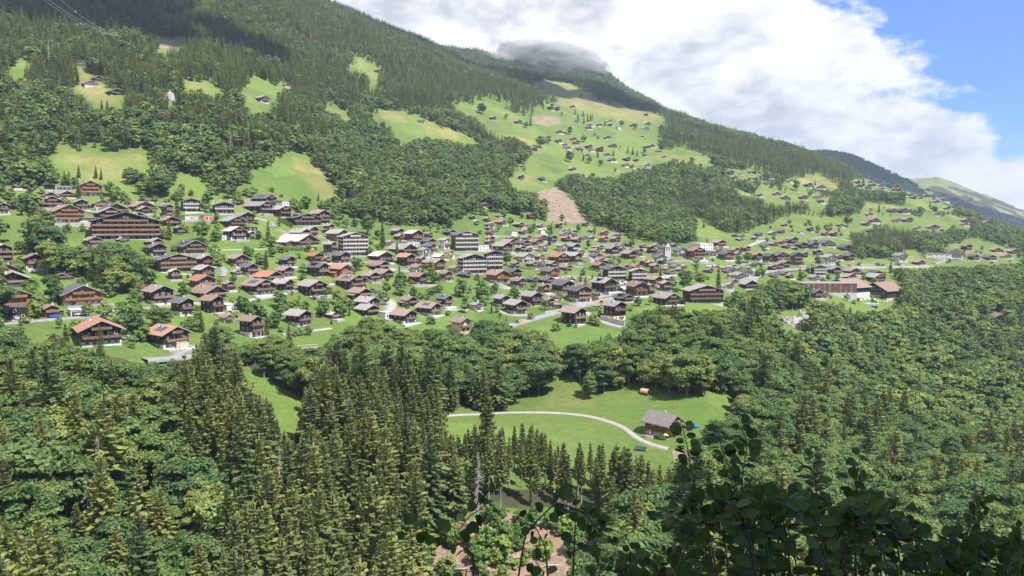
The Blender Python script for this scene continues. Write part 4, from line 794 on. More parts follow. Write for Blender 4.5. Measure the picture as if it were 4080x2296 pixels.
TR = []      # kind (0 spruce, 1 broadleaf), x, y, z, height, crown width
def scatter():
    """the woods: a jittered grid over the land; a tree is kept where it stands in front of no clearing"""
    bands = [(118, 300, 6.3), (300, 420, 5.6), (420, 760, 5.8), (760, 1250, 5.7), (1250, 2100, 7.0), (2100, 3900, 10.0)]
    con = np.zeros((MH, MW), np.float32) + .30
    for p, a in (([(0, 0), (1150, 0), (1420, 260), (1200, 300), (900, 250), (760, 360), (400, 330), (200, 260), (0, 200)], .74), ([(0, 200), (420, 330), (420, 480), (150, 380), (0, 420)], .42), ([(560, 240), (900, 260), (860, 360), (700, 390), (560, 400)], .6), ([(950, 150), (1450, 260), (1320, 350), (1150, 260), (1000, 290)], .92), ([(1130, 100), (1760, 300), (1660, 320), (1350, 200)], .97), ([(1640, 290), (2160, 440), (2150, 500), (1900, 430), (1700, 370)], .88), ([(1700, 480), (2100, 520), (2060, 600), (1880, 620), (1740, 560)], .72), ([(700, 1000), (1100, 1000), (1700, 1090), (1720, 1300), (1500, 1450), (650, 1450), (640, 1150)], .94),
        ([(430, 890), (720, 1000), (680, 1250), (480, 1250), (440, 1000)], .85), ([(0, 900), (430, 890), (440, 1450), (0, 1450)], .42), ([(560, 1050), (1000, 1020), (1100, 1200), (900, 1450), (560, 1450)], .9), ([(2140, 560), (2300, 560), (2290, 650), (2140, 640)], .8), ([(1170, 300), (1330, 390), (1290, 402), (1165, 330)], .95), ([(1300, 440), (1370, 460), (1420, 560), (1340, 530)], .8), ([(1700, 1050), (2576, 700), (2576, 1450), (1700, 1450)], .26), ([(600, 880), (1400, 860), (1400, 1030), (700, 1010)], .12), ([(2150, 820), (2576, 800), (2576, 1000), (2200, 960)], .35)):
        con[poly_mask(p)] = a
    blk = open_m | poly_mask([(395, 98), (470, 95), (470, 106), (440, 112), (420, 130), (400, 128)]); hm = house_m.copy(); rm = road_m
    for r0, r1, sp in bands:
        n = int(r1*2*math.sin(R(36))/sp); xs = (np.arange(n)-n/2)*sp; ys = np.arange(r0*.78, r1, sp); x, y = np.meshgrid(xs, ys); x = (x+rng.uniform(-.42, .42, x.shape)*sp).ravel(); y = (y+rng.uniform(-.42, .42, y.shape)*sp).ravel()
        r = np.hypot(x, y); az = np.arctan2(x, y); k = (r >= r0) & (r < r1) & (np.abs(az) < R(34.8)); x, y, r, az = x[k], y[k], r[k], az[k]
        z = height(x, y); us, vs, d = proj(x, y, z)
        fi = np.clip(np.interp(az, AZ, np.arange(len(AZ))).round().astype(int), 0, len(AZ)-1); fj = np.clip((np.log(r/RMIN)/math.log(RATIO)).astype(int), 0, NR-1)
        cf = sample(con, us, np.clip(vs, 0, 2295)); cl = fbm(x/55.+5, y/55.+5, 3); sprc = (rng.random(len(x))*.55 + cl*.45) < .1+cf*.80 - .02
        sprc = np.where(cf > .9, rng.random(len(x)) < .97, sprc)
        H = np.where(sprc, rng.uniform(17, 30, len(x)), rng.uniform(10, 20, len(x)))*np.interp(r, [0, 500, 900, 2000], [1, .90, .74, .70]); H = H*np.where(fbm(x/30., y/30., 2) > .55, .82, 1.05)
        if r0 < 300: H = np.where((r < 300) & sprc, H*1.06, H)
        wd = np.where(sprc, H*.13, H*.30)
        vis = (z+H)/r > RUNMAX[fi, fj] - .012; keep = vis & (us > -160) & (us < 4240) & (vs < 3100)
        wob = np.where((vs < 760) & (r > 640), 1.0, np.where(r > 300, .45, .25)); jx = (fbm(x/22.+9, y/22.+3, 2)-.5)*70*wob; jy = (fbm(x/22.+51, y/22.+77, 2)-.5)*46*wob
        for f in range(5):                                   # shorten a tree rather than lose it at the rim of a clearing
            bad = np.zeros(len(x), bool)
            for q in np.linspace(.0, 1.0, 9):
                up = vs - q*H*FPX/d*.985
                for s_ in (-.32, 0, .32):
                    u_ = us + s_*wd*2*(1-q*.85)*FPX/d*.7; ok = (u_ >= 0) & (u_ < 4080) & (up >= 0) & (up < 2296)
                    bad |= ok & (sample(blk, u_+jx, up+jy) | (sample(hm, u_, up) & (r < 1e9) if q < .98 else False))
                if q < .2: bad |= sample(rm, us, up) & (up > 0) & (up < 2296)
            if f < 4: H = np.where(bad & ((f < 2) | (r < 300)), H*.78, H); wd = np.where(bad, wd*.86, wd)
        keep &= ~bad
        for a in np.nonzero(keep)[0]: TR.append((0 if sprc[a] else 1, x[a], y[a], z[a], H[a], r[a], us[a], vs[a], d[a]))
scatter()
# trees set one by one among the houses: crop, x, foot, height, kind
SOLO = [('T1', 1255, 252, 270, 's'), ('T1', 180, 270, 160, 'b'), ('B1', 200, 815, 320, 's'), ('B1', 600, 815, 270, 's'), ('B1', 910, 840, 285, 's'), ('T2', 255, 655, 440, 's'), ('T2', 125, 912, 320, 's'), ('T2', 640, 950, 340, 'b'), ('T2', 1700, 935, 330, 's'), ('T2', 1665, 1385, 310, 's'), ('T2', 705, 480, 190, 'b'), ('T2', 880, 640, 160, 'b'), ('T2', 900, 780, 130, 'b'), ('T2', 1490, 545, 110, 'b'), ('T2', 1600, 1040, 110, 'b'), ('T2', 2500, 290, 140, 's'), ('T2', 2340, 1100, 150, 'b'), ('T2', 2200, 480, 180, 'b'),
    ('T3', 535, 325, 255, 's'), ('T3', 665, 395, 155, 's'), ('T3', 960, 560, 140, 'y'), ('T3', 685, 560, 100, 's'), ('T3', 495, 352, 78, 'y'), ('T3', 400, 205, 190, 'b'), ('T3', 410, 390, 90, 'b'), ('B3', 870, 335, 98, 'b'), ('B3', 130, 357, 145, 'b'), ('B3', 235, 452, 95, 's'), ('B3', 1275, 425, 115, 'b'), ('B3', 75, 527, 64, 's'), ('B3', 1045, 180, 80, 's'), ('B3', 790, 185, 65, 'b'), ('B3', 575, 165, 90, 'b'), ('B3', 680, 160, 75, 'b'), ('B3', 755, 415, 95, 'b'), ('B3', 20, 290, 80, 'b'), ('B3', 285, 75, 55, 'b'),
    ('T4', 600, 195, 115, 's'), ('T4', 580, 292, 100, 's'), ('T4', 850, 175, 78, 'b'), ('T4', 930, 325, 85, 'b'), ('T4', 190, 475, 130, 'b'), ('T4', 860, 635, 105, 's'), ('T4', 967, 605, 75, 's'), ('T4', 905, 645, 90, 's'), ('T4', 1210, 465, 72, 'y'), ('T4', 1350, 465, 62, 'b'), ('T4', 1150, 480, 60, 'b'), ('T4', 430, 695, 80, 'b'), ('T4', 500, 725, 55, 's'), ('T4', 735, 560, 48, 'b'), ('T4', 780, 610, 60, 's'), ('T4', 1035, 580, 45, 'b'), ('T4', 575, 490, 42, 's'), ('T4', 40, 545, 72, 's'), ('T4', 115, 170, 70, 'b'), ('T4', 110, 375, 70, 'b'), ('T4', 1340, 310, 80, 'b'), ('T4', 990, 190, 90, 's'), ('T4', 1290, 610, 45, 'b'), ('T4', 440, 170, 80, 'b'),
    ('T5', 645, 715, 255, 's'), ('T5', 330, 700, 190, 'b'), ('T5', 480, 660, 130, 'b'), ('T5', 240, 690, 110, 'b'), ('T5', 1380, 605, 120, 's'), ('T5', 835, 490, 110, 'b'), ('T5', 910, 450, 100, 'b'), ('T5', 515, 132, 58, 's'), ('T5', 545, 282, 66, 's'), ('T5', 125, 572, 105, 's'), ('T5', 850, 362, 66, 's'), ('T5', 445, 470, 75, 'b'), ('T5', 1030, 510, 60, 'b'), ('T5', 950, 560, 50, 'b'), ('T5', 1060, 360, 60, 'b'), ('T5', 730, 590, 45, 'b'), ('T5', 80, 450, 45, 'b'), ('T5', 215, 510, 40, 'b'), ('T5', 600, 450, 45, 'b'), ('T5', 250, 830, 100, 's'), ('T5', 340, 830, 95, 's'), ('T5', 30, 830, 90, 'b'),
    ('T6', 745, 540, 100, 's'), ('T6', 1400, 405, 88, 's'), ('T6', 270, 500, 70, 'b'), ('T6', 85, 480, 95, 'b'), ('T6', 260, 620, 80, 'b'), ('T6', 180, 620, 70, 'b'), ('T6', 420, 625, 50, 'b'), ('T6', 600, 660, 75, 'b'), ('T6', 215, 320, 60, 'b'), ('T6', 525, 755, 45, 'b'), ('T6', 730, 760, 45, 'b'), ('B4', 703, 512, 82, 'b'), ('B4', 828, 558, 48, 'b'), ('B4', 1013, 296, 75, 'b'), ('B4', 60, 430, 100, 's'), ('B4', 540, 400, 95, 'b'), ('B4', 672, 328, 48, 'b'), ('B4', 195, 500, 62, 's'), ('B4', 140, 470, 52, 'b'), ('B4', 745, 310, 35, 'b'),
    ('B1', 800, 472, 130, 'b'), ('B1', 545, 565, 95, 'b'), ('B1', 790, 540, 62, 'b'), ('B1', 460, 340, 240, 'b'), ('B1', 1160, 640, 50, 'b'), ('B1', 1260, 490, 110, 'b'), ('B1', 1400, 470, 120, 'b'), ('B2', 360, 600, 190, 's'), ('B2', 190, 640, 140, 'b'), ('B2', 950, 640, 215, 's'), ('B2', 1150, 740, 215, 's'), ('B2', 660, 160, 85, 'b'), ('B2', 525, 170, 62, 'b'), ('B2', 240, 130, 52, 'b'), ('B2', 660, 640, 30, 'b'), ('B2', 1385, 310, 55, 'b'), ('B2', 970, 160, 55, 'b'), ('B2', 700, 240, 28, 'b'), ('B2', 1245, 310, 45, 'b'), ('B2', 40, 560, 180, 'b'), ('B2', 1175, 265, 45, 'b'),
    ('C1', 770, 850, 90, 's'), ('C1', 812, 860, 92, 's'), ('C1', 595, 1345, 90, 's'), ('C1', 485, 1340, 50, 's'), ('C1', 520, 1340, 48, 's'), ('C1', 725, 1350, 90, 's'), ('C1', 765, 1360, 85, 's'), ('C2', 1060, 865, 85, 'b'), ('C2', 1810, 740, 50, 's'), ('C2', 1515, 690, 55, 's'), ('C2', 105, 660, 130, 's'), ('C2', 170, 680, 125, 's'), ('C2', 1240, 900, 42, 'b'), ('C2', 205, 470, 45, 'b'), ('C2', 75, 475, 85, 'b'),
    ('U1', 60, 252, 62, 'b'), ('U1', 100, 232, 92, 's'), ('U1', 378, 142, 42, 'b'), ('U1', 455, 312, 78, 'b'), ('U1', 580, 382, 68, 'b'), ('U1', 575, 548, 72, 's'), ('U1', 655, 172, 52, 's'), ('U1', 615, 192, 76, 's'), ('U1', 580, 212, 62, 's'), ('U1', 500, 132, 72, 's'), ('U1', 525, 182, 62, 's'), ('U1', 770, 236, 62, 's'), ('U1', 920, 242, 62, 'b'), ('U1', 680, 327, 36, 'b'), ('U1', 710, 357, 42, 'b'), ('U1', 260, 392, 77, 'b'), ('U1', 190, 432, 112, 'b'), ('U1', 705, 522, 77, 's'), ('U1', 975, 482, 77, 's'), ('U1', 1020, 492, 72, 's'), ('U1', 1060, 502, 62, 's'), ('U1', 1130, 482, 67, 'b'), ('U1', 1280, 467, 87, 'b'), ('U1', 905, 437, 27, 'b'), ('U1', 730, 592, 57, 'b'), ('U1', 860, 652, 42, 'b'), ('U1', 632, 572, 72, 'b'), ('U1', 450, 562, 112, 'b'), ('U1', 845, 502, 62, 's'), ('U1', 1045, 267, 62, 'b'), ('U1', 215, 80, 50, 's'), ('U1', 640, 190, 70, 's'), ('U1', 575, 150, 60, 's'), ('U1', 565, 470, 40, 'b'),
    ('U3', 270, 185, 100, 's'), ('U3', 410, 430, 90, 's'), ('U3', 870, 380, 60, 's'), ('U3', 790, 460, 85, 'b'), ('U3', 130, 555, 110, 'b'), ('U3', 640, 330, 110, 's'), ('U3', 1240, 330, 45, 'b'), ('U3', 920, 430, 60, 'b'), ('U3', 460, 395, 25, 'b'), ('U3', 335, 420, 35, 'b'), ('U2', 205, 697, 58, 's'), ('U2', 1040, 365, 95, 'b'), ('U2', 1205, 315, 48, 's'), ('U2', 100, 128, 70, 'b'), ('K', 2120, 40, 40, 'b')]
solo_m = np.zeros((MH, MW), bool)
TREE_OBJS = 0
def near_mark(u, v): return min((h for h in HOUSES if h['say']), key=lambda m: math.hypot(m['u']-u, (m['v']-v)*1.4))
def grow_solo():
    for i, (t, x, y, h, k) in enumerate(SOLO):
        q = at(t, x, y)
        if not q: continue
        u, v = S(t, x, y); Hm = h*TILES[t][2]*q[3]/FPX; lm = near_mark(u, v)['say']
        if k == 's': K = SPH[i % 3]; nm, ct, tx = 'spruce_tree', 'spruce', 'dark spruce'
        elif k == 'y': K = GOLD; nm, ct, tx = 'broadleaf_tree', 'tree', 'yellow-green tree'
        else: K = (BRH[(0, 2)[i % 2]] if Hm > 9 else GRD[0]); nm, ct, tx = 'broadleaf_tree', 'tree', 'round leafy tree'
        s = Hm/K.H; sx = min(max(1.0, 4.0/Hm), 1.25) if k == 's' else 1.0
        if k == 's' and Hm < 14: sx = 1.2
        plant(nm, K, q[:3], s, rng.uniform(0, 6.3), f"{tx} standing alone near the {lm}", ct, f"{tx}s near the {lm}", sx)
        a, c = u/SD/2, v/SD/2; hw = max(1, h*TILES[t][2]*(.10 if k == 's' else .22)/SD/2); solo_m[max(0, int(c-h*TILES[t][2]/SD/2*.8)):int(c)+1, max(0, int(a-hw)):int(a+hw)+1] = True
    for x, y, h in ((1245, 222, 92), (1322, 250, 76), (1425, 292, 96)):
        q = at('B3', x, y); s = h*.4423*q[3]/FPX/APPLE.H
        plant('apple_tree', APPLE, q[:3], s, rng.uniform(0, 6), {1245: 'topmost and fullest of three apple trees on the orchard slope', 1322: 'smallest, middle apple tree of the orchard slope', 1425: 'lowest, open-limbed apple tree of the orchard slope'}[x], 'apple tree', 'apple trees on the orchard slope')
grow_solo()
def garden():
    """shrubs, hedgerow trees and small garden trees between the houses"""
    n = 0; blk = road_m | solo_m
    hu = np.array([h['u'] for h in HOUSES]); hv = np.array([h['v'] for h in HOUSES]); hw = np.array([h['w'] for h in HOUSES]); tries = 0
    while n < 340 and tries < 40000:
        tries += 1; u, v = rng.uniform(0, 4080), rng.uniform(700, 1400)
        if not sample(village_m, u, v) or sample(blk, u, v) or sample(house_m, u, v): continue
        dd = np.hypot(hu-u, (hv-v)*1.6); j = int(dd.argmin())
        if dd[j] > hw[j]*.8+22: continue
        q = hit(u, v); k = int(rng.choice(3, p=[.34, .33, .33])); K = GRD[k]; s = rng.uniform(.7, 1.4); px = K.H*s*FPX/q[3]
        if any(sample(house_m, u+a*px, v-b*px) for a in (-.3, 0, .3) for b in (.5, .9)) or sample(house_m, u, v-px*.2): continue
        h = HOUSES[j]; lm = near_mark(u, v)['say']; nm, ct, tx = (('garden_tree', 'tree', 'small garden tree'), ('garden_bush', 'bush', 'tall green bush'), ('garden_shrub', 'shrub', 'low green shrub'))[k]
        plant(nm, K, q[:3], s, rng.uniform(0, 6.3), f"{tx} in the gardens around the {lm}", ct, f"{tx}s around the {lm}"); n += 1
garden()
# which woodland trees show largest: paint them from near to far and count what each adds
def rank_trees():
    TR.sort(key=lambda t: t[5]); idb = np.zeros((576, 1024), bool); shown = np.zeros(len(TR)); sc = 1024/4080
    for i, t in enumerate(TR):
        hp = t[4]*FPX/t[8]*sc; wp = hp*(.13 if t[0] == 0 else .28); u, v = t[6]*sc, t[7]*sc
        if t[5] > 620: break
        y0, y1 = int(max(0, v-hp)), int(min(575, v)); n = 0
        for y in range(y0, y1+1):
            f = (y-(v-hp))/hp; hw = wp*(f if t[0] == 0 else math.sqrt(max(0, 1-(2*f-1)**2))); a, b = int(max(0, u-hw)), int(min(1024, u+hw+1))
            if b > a: row = idb[y, a:b]; n += (b-a) - int(row.sum()); row[:] = True
        shown[i] = n
    return shown
def region(t):
    u, v, r = t[6]/SD, t[7]/SD, t[5]
    if r < 340 and u < 560: return 'on the near slope below the left-hand chalets'
    if r < 275 and u < 1080: return 'in the near stand left of the clearing'
    if r < 275 and u < 1750: return 'in the stand between clearing and barn meadow'
    if r < 420 and u < 800: return 'along the wood edge under the left-hand meadows'
    if r < 460 and u < 1420: return 'in the belt between village and barn meadow'
    if r < 460 and u < 1900: return 'on the bank behind the barn meadow'
    if u > 1700 and r < 420: return 'in the ravine behind the hazel bushes'
    if u > 1700: return 'on the gorge slope below the village'
    if u < 420: return 'in the wood among the left-hand chalets'
    return 'on the slope above the village'
def grow_woods():
    shown = rank_trees(); single = set()
    for kd, cap in ((0, 300 - sum(1 for s in SOLO if s[4] == 's') - 2), (1, 300 - sum(1 for s in SOLO if s[4] != 's') - 2)):
        ids = [i for i in range(len(TR)) if TR[i][0] == kd and shown[i] > 0]; ids.sort(key=lambda i: -shown[i]); single |= set(ids[:cap])
    for i in sorted(single):
        t = TR[i]; K = (SPH if t[0] == 0 else BRH)[3 if (t[0] == 0 and 222 < t[5] < 262 and 1000 < t[6]/SD < 1560) else int(rng.integers(0, 7)) if t[0] else (0, 1, 2, 4, 5, 4)[int(rng.integers(0, 6))]]
        kind = 'spruce' if t[0] == 0 else 'broadleaf'; col = 'dark green needled' if t[0] == 0 else 'leafy green'; rg = region(t)
        plant('spruce_tree' if t[0] == 0 else 'broadleaf_tree', K, t[1:4], t[4]/K.H, rng.uniform(0, 6.3), f"{col} {kind} tree {rg}", 'spruce' if t[0] == 0 else 'tree', f"{kind} trees {rg}", rng.uniform(.88, 1.18)*(1.12 if t[0] else 1.42))
    # the rest of each kind is one wood
    for kd, nm, lab in ((0, 'spruce_wood', 'dense dark spruce wood covering the mountain side'), (1, 'broadleaf_wood', 'mixed green broadleaf wood covering the lower slopes')):
        ids = [i for i in range(len(TR)) if TR[i][0] == kd and i not in single]; A = np.array([[*TR[i][1:6]] for i in ids])
        hi, lo = (SPH, SPL) if kd == 0 else (BRH, BRL); src = bpy.data.collections.new(nm + '_kinds'); K = (list(hi) + lo); nh, nl = len(hi), len(lo)
        for q, k in enumerate(K): o = bpy.data.objects.new(f'{nm}_{chr(97+q)}', joined(k)); src.objects.link(o)
        near = A[:, 4] < 430; var = np.where(near, rng.integers(0, nh, len(A)), nh + rng.integers(0, nl, len(A))); Hs = np.array([k.H for k in K])[var]; s = A[:, 3]/Hs
        me = bpy.data.meshes.new(nm); me.vertices.add(len(A)); me.vertices.foreach_set('co', A[:, :3].astype(np.float32).ravel())
        wx = rng.uniform(.85, 1.2, len(A))*(1.38 if kd == 0 else 1.12); sc = np.stack([s*wx, s*wx, s], 1).astype(np.float32); rt = np.stack([rng.uniform(-.05, .05, len(A)), rng.uniform(-.05, .05, len(A)), rng.uniform(0, 6.3, len(A))], 1).astype(np.float32)
        for n_, ty, d in (('sc', 'FLOAT_VECTOR', sc), ('rt', 'FLOAT_VECTOR', rt)): me.attributes.new(n_, ty, 'POINT').data.foreach_set('vector', d.ravel())
        me.attributes.new('kd', 'INT', 'POINT').data.foreach_set('value', var.astype(np.int32)); me.update()
        ng = bpy.data.node_groups.new(nm, 'GeometryNodeTree'); ng.interface.new_socket('Geometry', in_out='INPUT', socket_type='NodeSocketGeometry'); ng.interface.new_socket('Geometry', in_out='OUTPUT', socket_type='NodeSocketGeometry'); g = NT(ng)
        gi, go = g('NodeGroupInput'), g('NodeGroupOutput'); ci = g('GeometryNodeCollectionInfo', transform_space='ORIGINAL'); ci.inputs['Collection'].default_value = src; ci.inputs['Separate Children'].default_value = True; ci.inputs['Reset Children'].default_value = True
        na = lambda ty, n_: g('GeometryNodeInputNamedAttribute', {'Name': n_}, data_type=ty)
        ip = g('GeometryNodeInstanceOnPoints'); ip.inputs['Pick Instance'].default_value = True
        L = ng.links.new; L(gi.outputs[0], ip.inputs['Points']); L(ci.outputs[0], ip.inputs['Instance']); L(na('INT', 'kd').outputs[0], ip.inputs['Instance Index'])
        er = g('FunctionNodeEulerToRotation'); L(na('FLOAT_VECTOR', 'rt').outputs[0], er.inputs[0]); L(er.outputs[0], ip.inputs['Rotation']); L(na('FLOAT_VECTOR', 'sc').outputs[0], ip.inputs['Scale']); L(ip.outputs[0], go.inputs[0])
        o = add(nm, me); mod = o.modifiers.new('trees', 'NODES'); mod.node_group = ng; tag(o, lab, 'wood', kind='stuff')
    print('TREES', len(TR), 'single', len(single), 'houses', len(HOUSES))
grow_woods()
# ------------------------------------------------------------------ barn meadow
def frame_at(t, x, y, turn=0.0):
    X, Y, Z, r = at(t, x, y); return X, Y, Z, r, -math.atan2(X, Y) + R(turn)
def special(name, t, x, y, turn, label, cat, group=None, lift=0.0):
    X, Y, Z, r, a = frame_at(t, x, y, turn); return tag(empty(name, (X, Y, Z+lift), a), label, cat, group)
def box_mesh(name, boxes, mats):
    b = MB()
    for q in boxes: b.box(*q[:6], q[6] if len(q) > 6 else 0)
    return b.mesh(name, mats)
def barrel():
    o = special('glamping_pod', 'BN', 365, 285, 58, 'pale barrel-shaped wooden pod at the top of the barn meadow', 'pod')
    b = MB(); n = 14; L, r = 3.6, 1.35
    A = [(r*math.cos(math.pi*1.1 - i*math.pi*1.2/n), r*math.sin(math.pi*1.1-i*math.pi*1.2/n)+1.0) for i in range(n+1)]; B = [(x*.92, (z-1)*.92+1) for x, z in A]
    for i in range(n):
        (x0, z0), (x1, z1) = A[i], A[i+1]; (u0, w0), (u1, w1) = B[i], B[i+1]
        b.poly([(x0, -L/2, z0), (x1, -L/2, z1), (x1, L/2, z1), (x0, L/2, z0)]); b.poly([(u0, -L/2, w0), (u0, L/2, w0), (u1, L/2, w1), (u1, -L/2, w1)]); b.poly([(x0, -L/2, z0), (u0, -L/2, w0), (u1, -L/2, w1), (x1, -L/2, z1)]); b.poly([(x0, L/2, z0), (x1, L/2, z1), (u1, L/2, w1), (u0, L/2, w0)])
    add('shell', b.mesh('shell', M['cedar']), o)
    b = MB(); b.poly([(x, -L/2+.8, z) for x, z in B]); b.poly([(x, L/2-.1, z) for x, z in reversed(B)]); add('front', b.mesh('front', M['n']), o)
    add('door', box_mesh('door', [(-.42, .42, -L/2+.72, -L/2+.79, .25, 2.0)], M['glass']), o); add('deck', box_mesh('deck', [(-1.5, 1.5, -L/2-.1, L/2, .0, .28), (-1.1, -.9, -1.5, 1.5, -.7, .0), (.9, 1.1, -1.5, 1.5, -.7, .0)], M['n']), o)
barrel()
def terrace():
    o = special('stone_terrace', 'BN', 450, 1000, 10, 'low curved stone terrace wall in front of the barn', 'terrace'); b = MB(); n = 16
    P = [(2.6*math.cos(math.pi+i*math.pi/n*1.1), 2.0*math.sin(math.pi+i*math.pi/n*1.1)+2.0) for i in range(n+1)]
    for i in range(n):
        (x0, y0), (x1, y1) = P[i], P[i+1]; b.hexa([(x0, y0, -.6), (x1, y1, -.6), (x1*.88, (y1-2)*.88+2, -.6), (x0*.88, (y0-2)*.88+2, -.6)], [(x0, y0, 1.0), (x1, y1, 1.0+.06*(i % 3)), (x1*.88, (y1-2)*.88+2, 1.0+.06*(i % 3)), (x0*.88, (y0-2)*.88+2, 1.0)])
    add('wall', b.mesh('wall', M['s']), o); b = MB(); b.poly([(x*.9, (y-2)*.9+2, .72) for x, y in P]); add('floor', b.mesh('floor', M['c']), o)
    X, Y, Z, r, a = frame_at('BN', 515, 960); p = tag(empty('paddling_pool', (X+.4, Y+.9, Z+.75), a), 'round blue paddling pool on the stone terrace', 'pool')
    b = MB(); b.tube([(0, 0, .0), (0, 0, .45)], 1.05, 1.1, 18); add('rim', b.mesh('rim', M['aqua']), p); b = MB(); b.tube([(0, 0, .455), (0, 0, .465)], 1.0, 1.0, 18); add('water', b.mesh('water', M['aqua']), p)
    def parasol(t, x, y, mat, lab, closed, h=2.5, lift=0):
        q = special('parasol', t, x, y, 0, lab, 'parasol', lift=lift); b = MB(); b.tube([(0, 0, 0), (0, 0, h)], .035, .03, 6); add('pole', b.mesh('pole', M['steel']), q); b = MB()
        if closed: b.tube([(0, 0, h*.35), (0, 0, h*.6), (0, 0, h)], .16, .05, 8)
        else:
            for i in range(8):
                a0, a1 = i*math.pi/4, (i+1)*math.pi/4; b.poly([(0, 0, h+.05), (1.25*math.cos(a0), 1.25*math.sin(a0), h-.45), (1.25*math.cos(a1), 1.25*math.sin(a1), h-.45)]); b.poly([(0, 0, h), (1.25*math.cos(a1), 1.25*math.sin(a1), h-.5), (1.25*math.cos(a0), 1.25*math.sin(a0), h-.5)])
        add('canopy', b.mesh('canopy', M[mat]), q)
    parasol('BN', 440, 985, 'org', 'closed orange parasol on the stone terrace', True, 2.4, .6); parasol('BN', 700, 1025, 'yel', 'open yellow parasol by the barn corner', False); parasol('T5', 92, 672, 'red', 'red parasol beside the grey-roofed chalets', False, 2.6); parasol('T2', 2405, 1105, 'yel', 'yellow parasol on the lawn below the low hotel', False, 2.4); parasol('B4', 330, 300, 'pale', 'cream parasol on the terrace of the cream-based chalet', False, 2.6)
terrace()
def small_things():
    o = special('trampoline', 'BN', 1155, 815, 0, 'low blue-covered frame on the yard behind the barn', 'trampoline'); b = MB(); b.tube([(0, 0, .42), (0, 0, .60)], 1.7, 1.7, 16); add('mat', b.mesh('mat', M['blue']), o); b = MB()
    for i in range(6): a = i*math.pi/3; b.tube([(1.5*math.cos(a), 1.5*math.sin(a), -.2), (1.5*math.cos(a), 1.5*math.sin(a), .42)], .04, .04, 5)
    add('legs', b.mesh('legs', M['steel']), o)
    o = special('solar_rack', 'BN', 290, 1195, -8, 'dark tilted solar panel standing on the grass below the track', 'solar panel'); b = MB(); b.hexa([(-1.9, -.5, .3), (1.9, -.5, .3), (1.9, .9, 1.2), (-1.9, .9, 1.2)], [(-1.9, -.56, .38), (1.9, -.56, .38), (1.9, .84, 1.28), (-1.9, .84, 1.28)]); add('panel', b.mesh('panel', M['solar']), o); add('stand', box_mesh('stand', [(-1.5, -1.4, -.3, -.2, -.4, .45), (1.4, 1.5, -.3, -.2, -.4, .45), (-1.5, -1.4, .6, .7, -.4, 1.0), (1.4, 1.5, .6, .7, -.4, 1.0)], M['steel']), o)
    o = special('hay_trailer', 'BN', 1650, 520, -20, 'low dark trailer at the far edge of the barn meadow', 'trailer'); add('bed', box_mesh('bed', [(-2.4, 2.4, -.9, .9, .55, .75), (-2.4, 2.4, -.95, -.88, .75, 1.15), (-2.4, 2.4, .88, .95, .75, 1.15)], M['k']), o)
    for sx in (-1.2, 1.2):
        for sy in (-.85, .85): b = MB(); b.tube([(sx, sy-.1, .35), (sx, sy+.1, .35)], .36, .36, 10); add('wheel', b.mesh('wheel', M['tyre']), o)
    o = special('road_sign', 'B4', 328, 522, 4, 'orange road works sign on two posts beside the road', 'sign'); add('panel', box_mesh('panel', [(-.85, .85, -.04, .04, .95, 2.35)], M['org']), o); add('posts', box_mesh('posts', [(-.6, -.5, .04, .12, -.4, 2.3), (.5, .6, .04, .12, -.4, 2.3)], M['pale']), o)
    o = special('excavator', 'B4', 1040, 356, 70, 'orange tracked excavator at the road edge', 'excavator', lift=.2)
    add('tracks', box_mesh('tracks', [(-1.1, -.6, -1.5, 1.5, 0, .75), (.6, 1.1, -1.5, 1.5, 0, .75)], M['tyre']), o); add('body', box_mesh('body', [(-1.15, 1.15, -.9, 1.7, .85, 2.0), (-.5, .5, -.5, .5, .6, .85)], M['org']), o); add('cab', box_mesh('cab', [(-1.1, -.1, -1.5, .0, .85, 2.75, 1), (-1.14, -.06, -1.54, .04, 2.76, 2.9, 0)], [M['org'], M['glass']]), o); b = MB(); b.tube([(.4, -.8, 1.6), (.4, -2.6, 3.9), (.4, -4.6, 3.0)], .22, .16, 6); b.tube([(.4, -4.6, 3.0), (.4, -4.3, 1.0)], .15, .12, 6); add('boom', b.mesh('boom', M['org']), o); add('bucket', box_mesh('bucket', [(.0, .8, -4.9, -4.1, .3, 1.0)], M['steel']), o)
    o = special('barbecue', 'B4', 757, 548, 10, 'black bin shelter at the corner of the brown barn-like chalet', 'bin store'); add('box', box_mesh('box', [(-.9, .9, -.6, .6, 0, 1.5)], M['dark']), o); add('lid', box_mesh('lid', [(-1.05, 1.05, -.75, .75, 1.5, 1.62)], M['d']), o)
    o = special('banner', 'B4', 820, 519, 5, 'small blue banner on the front of the brown barn-like chalet', 'banner'); add('cloth', box_mesh('cloth', [(-.85, .85, -.03, .03, .7, 1.7)], M['blue']), o); add('posts', box_mesh('posts', [(-.85, -.77, .03, .1, -.3, 1.8), (.77, .85, .03, .1, -.3, 1.8)], M['n']), o)
    X, Y, Z, r, a = frame_at('T6', 530, 815, 0); o = tag(empty('swimming_pool', (X, Y, Z+.3), a), 'turquoise hotel swimming pool on the lawn below the vast chalets', 'pool'); add('basin', box_mesh('basin', [(-8.5, 8.5, -4.5, 4.5, -1.5, .05)], M['c']), o); add('water', box_mesh('water', [(-8, 8, -4, 4, .0, .08)], M['aqua']), o)
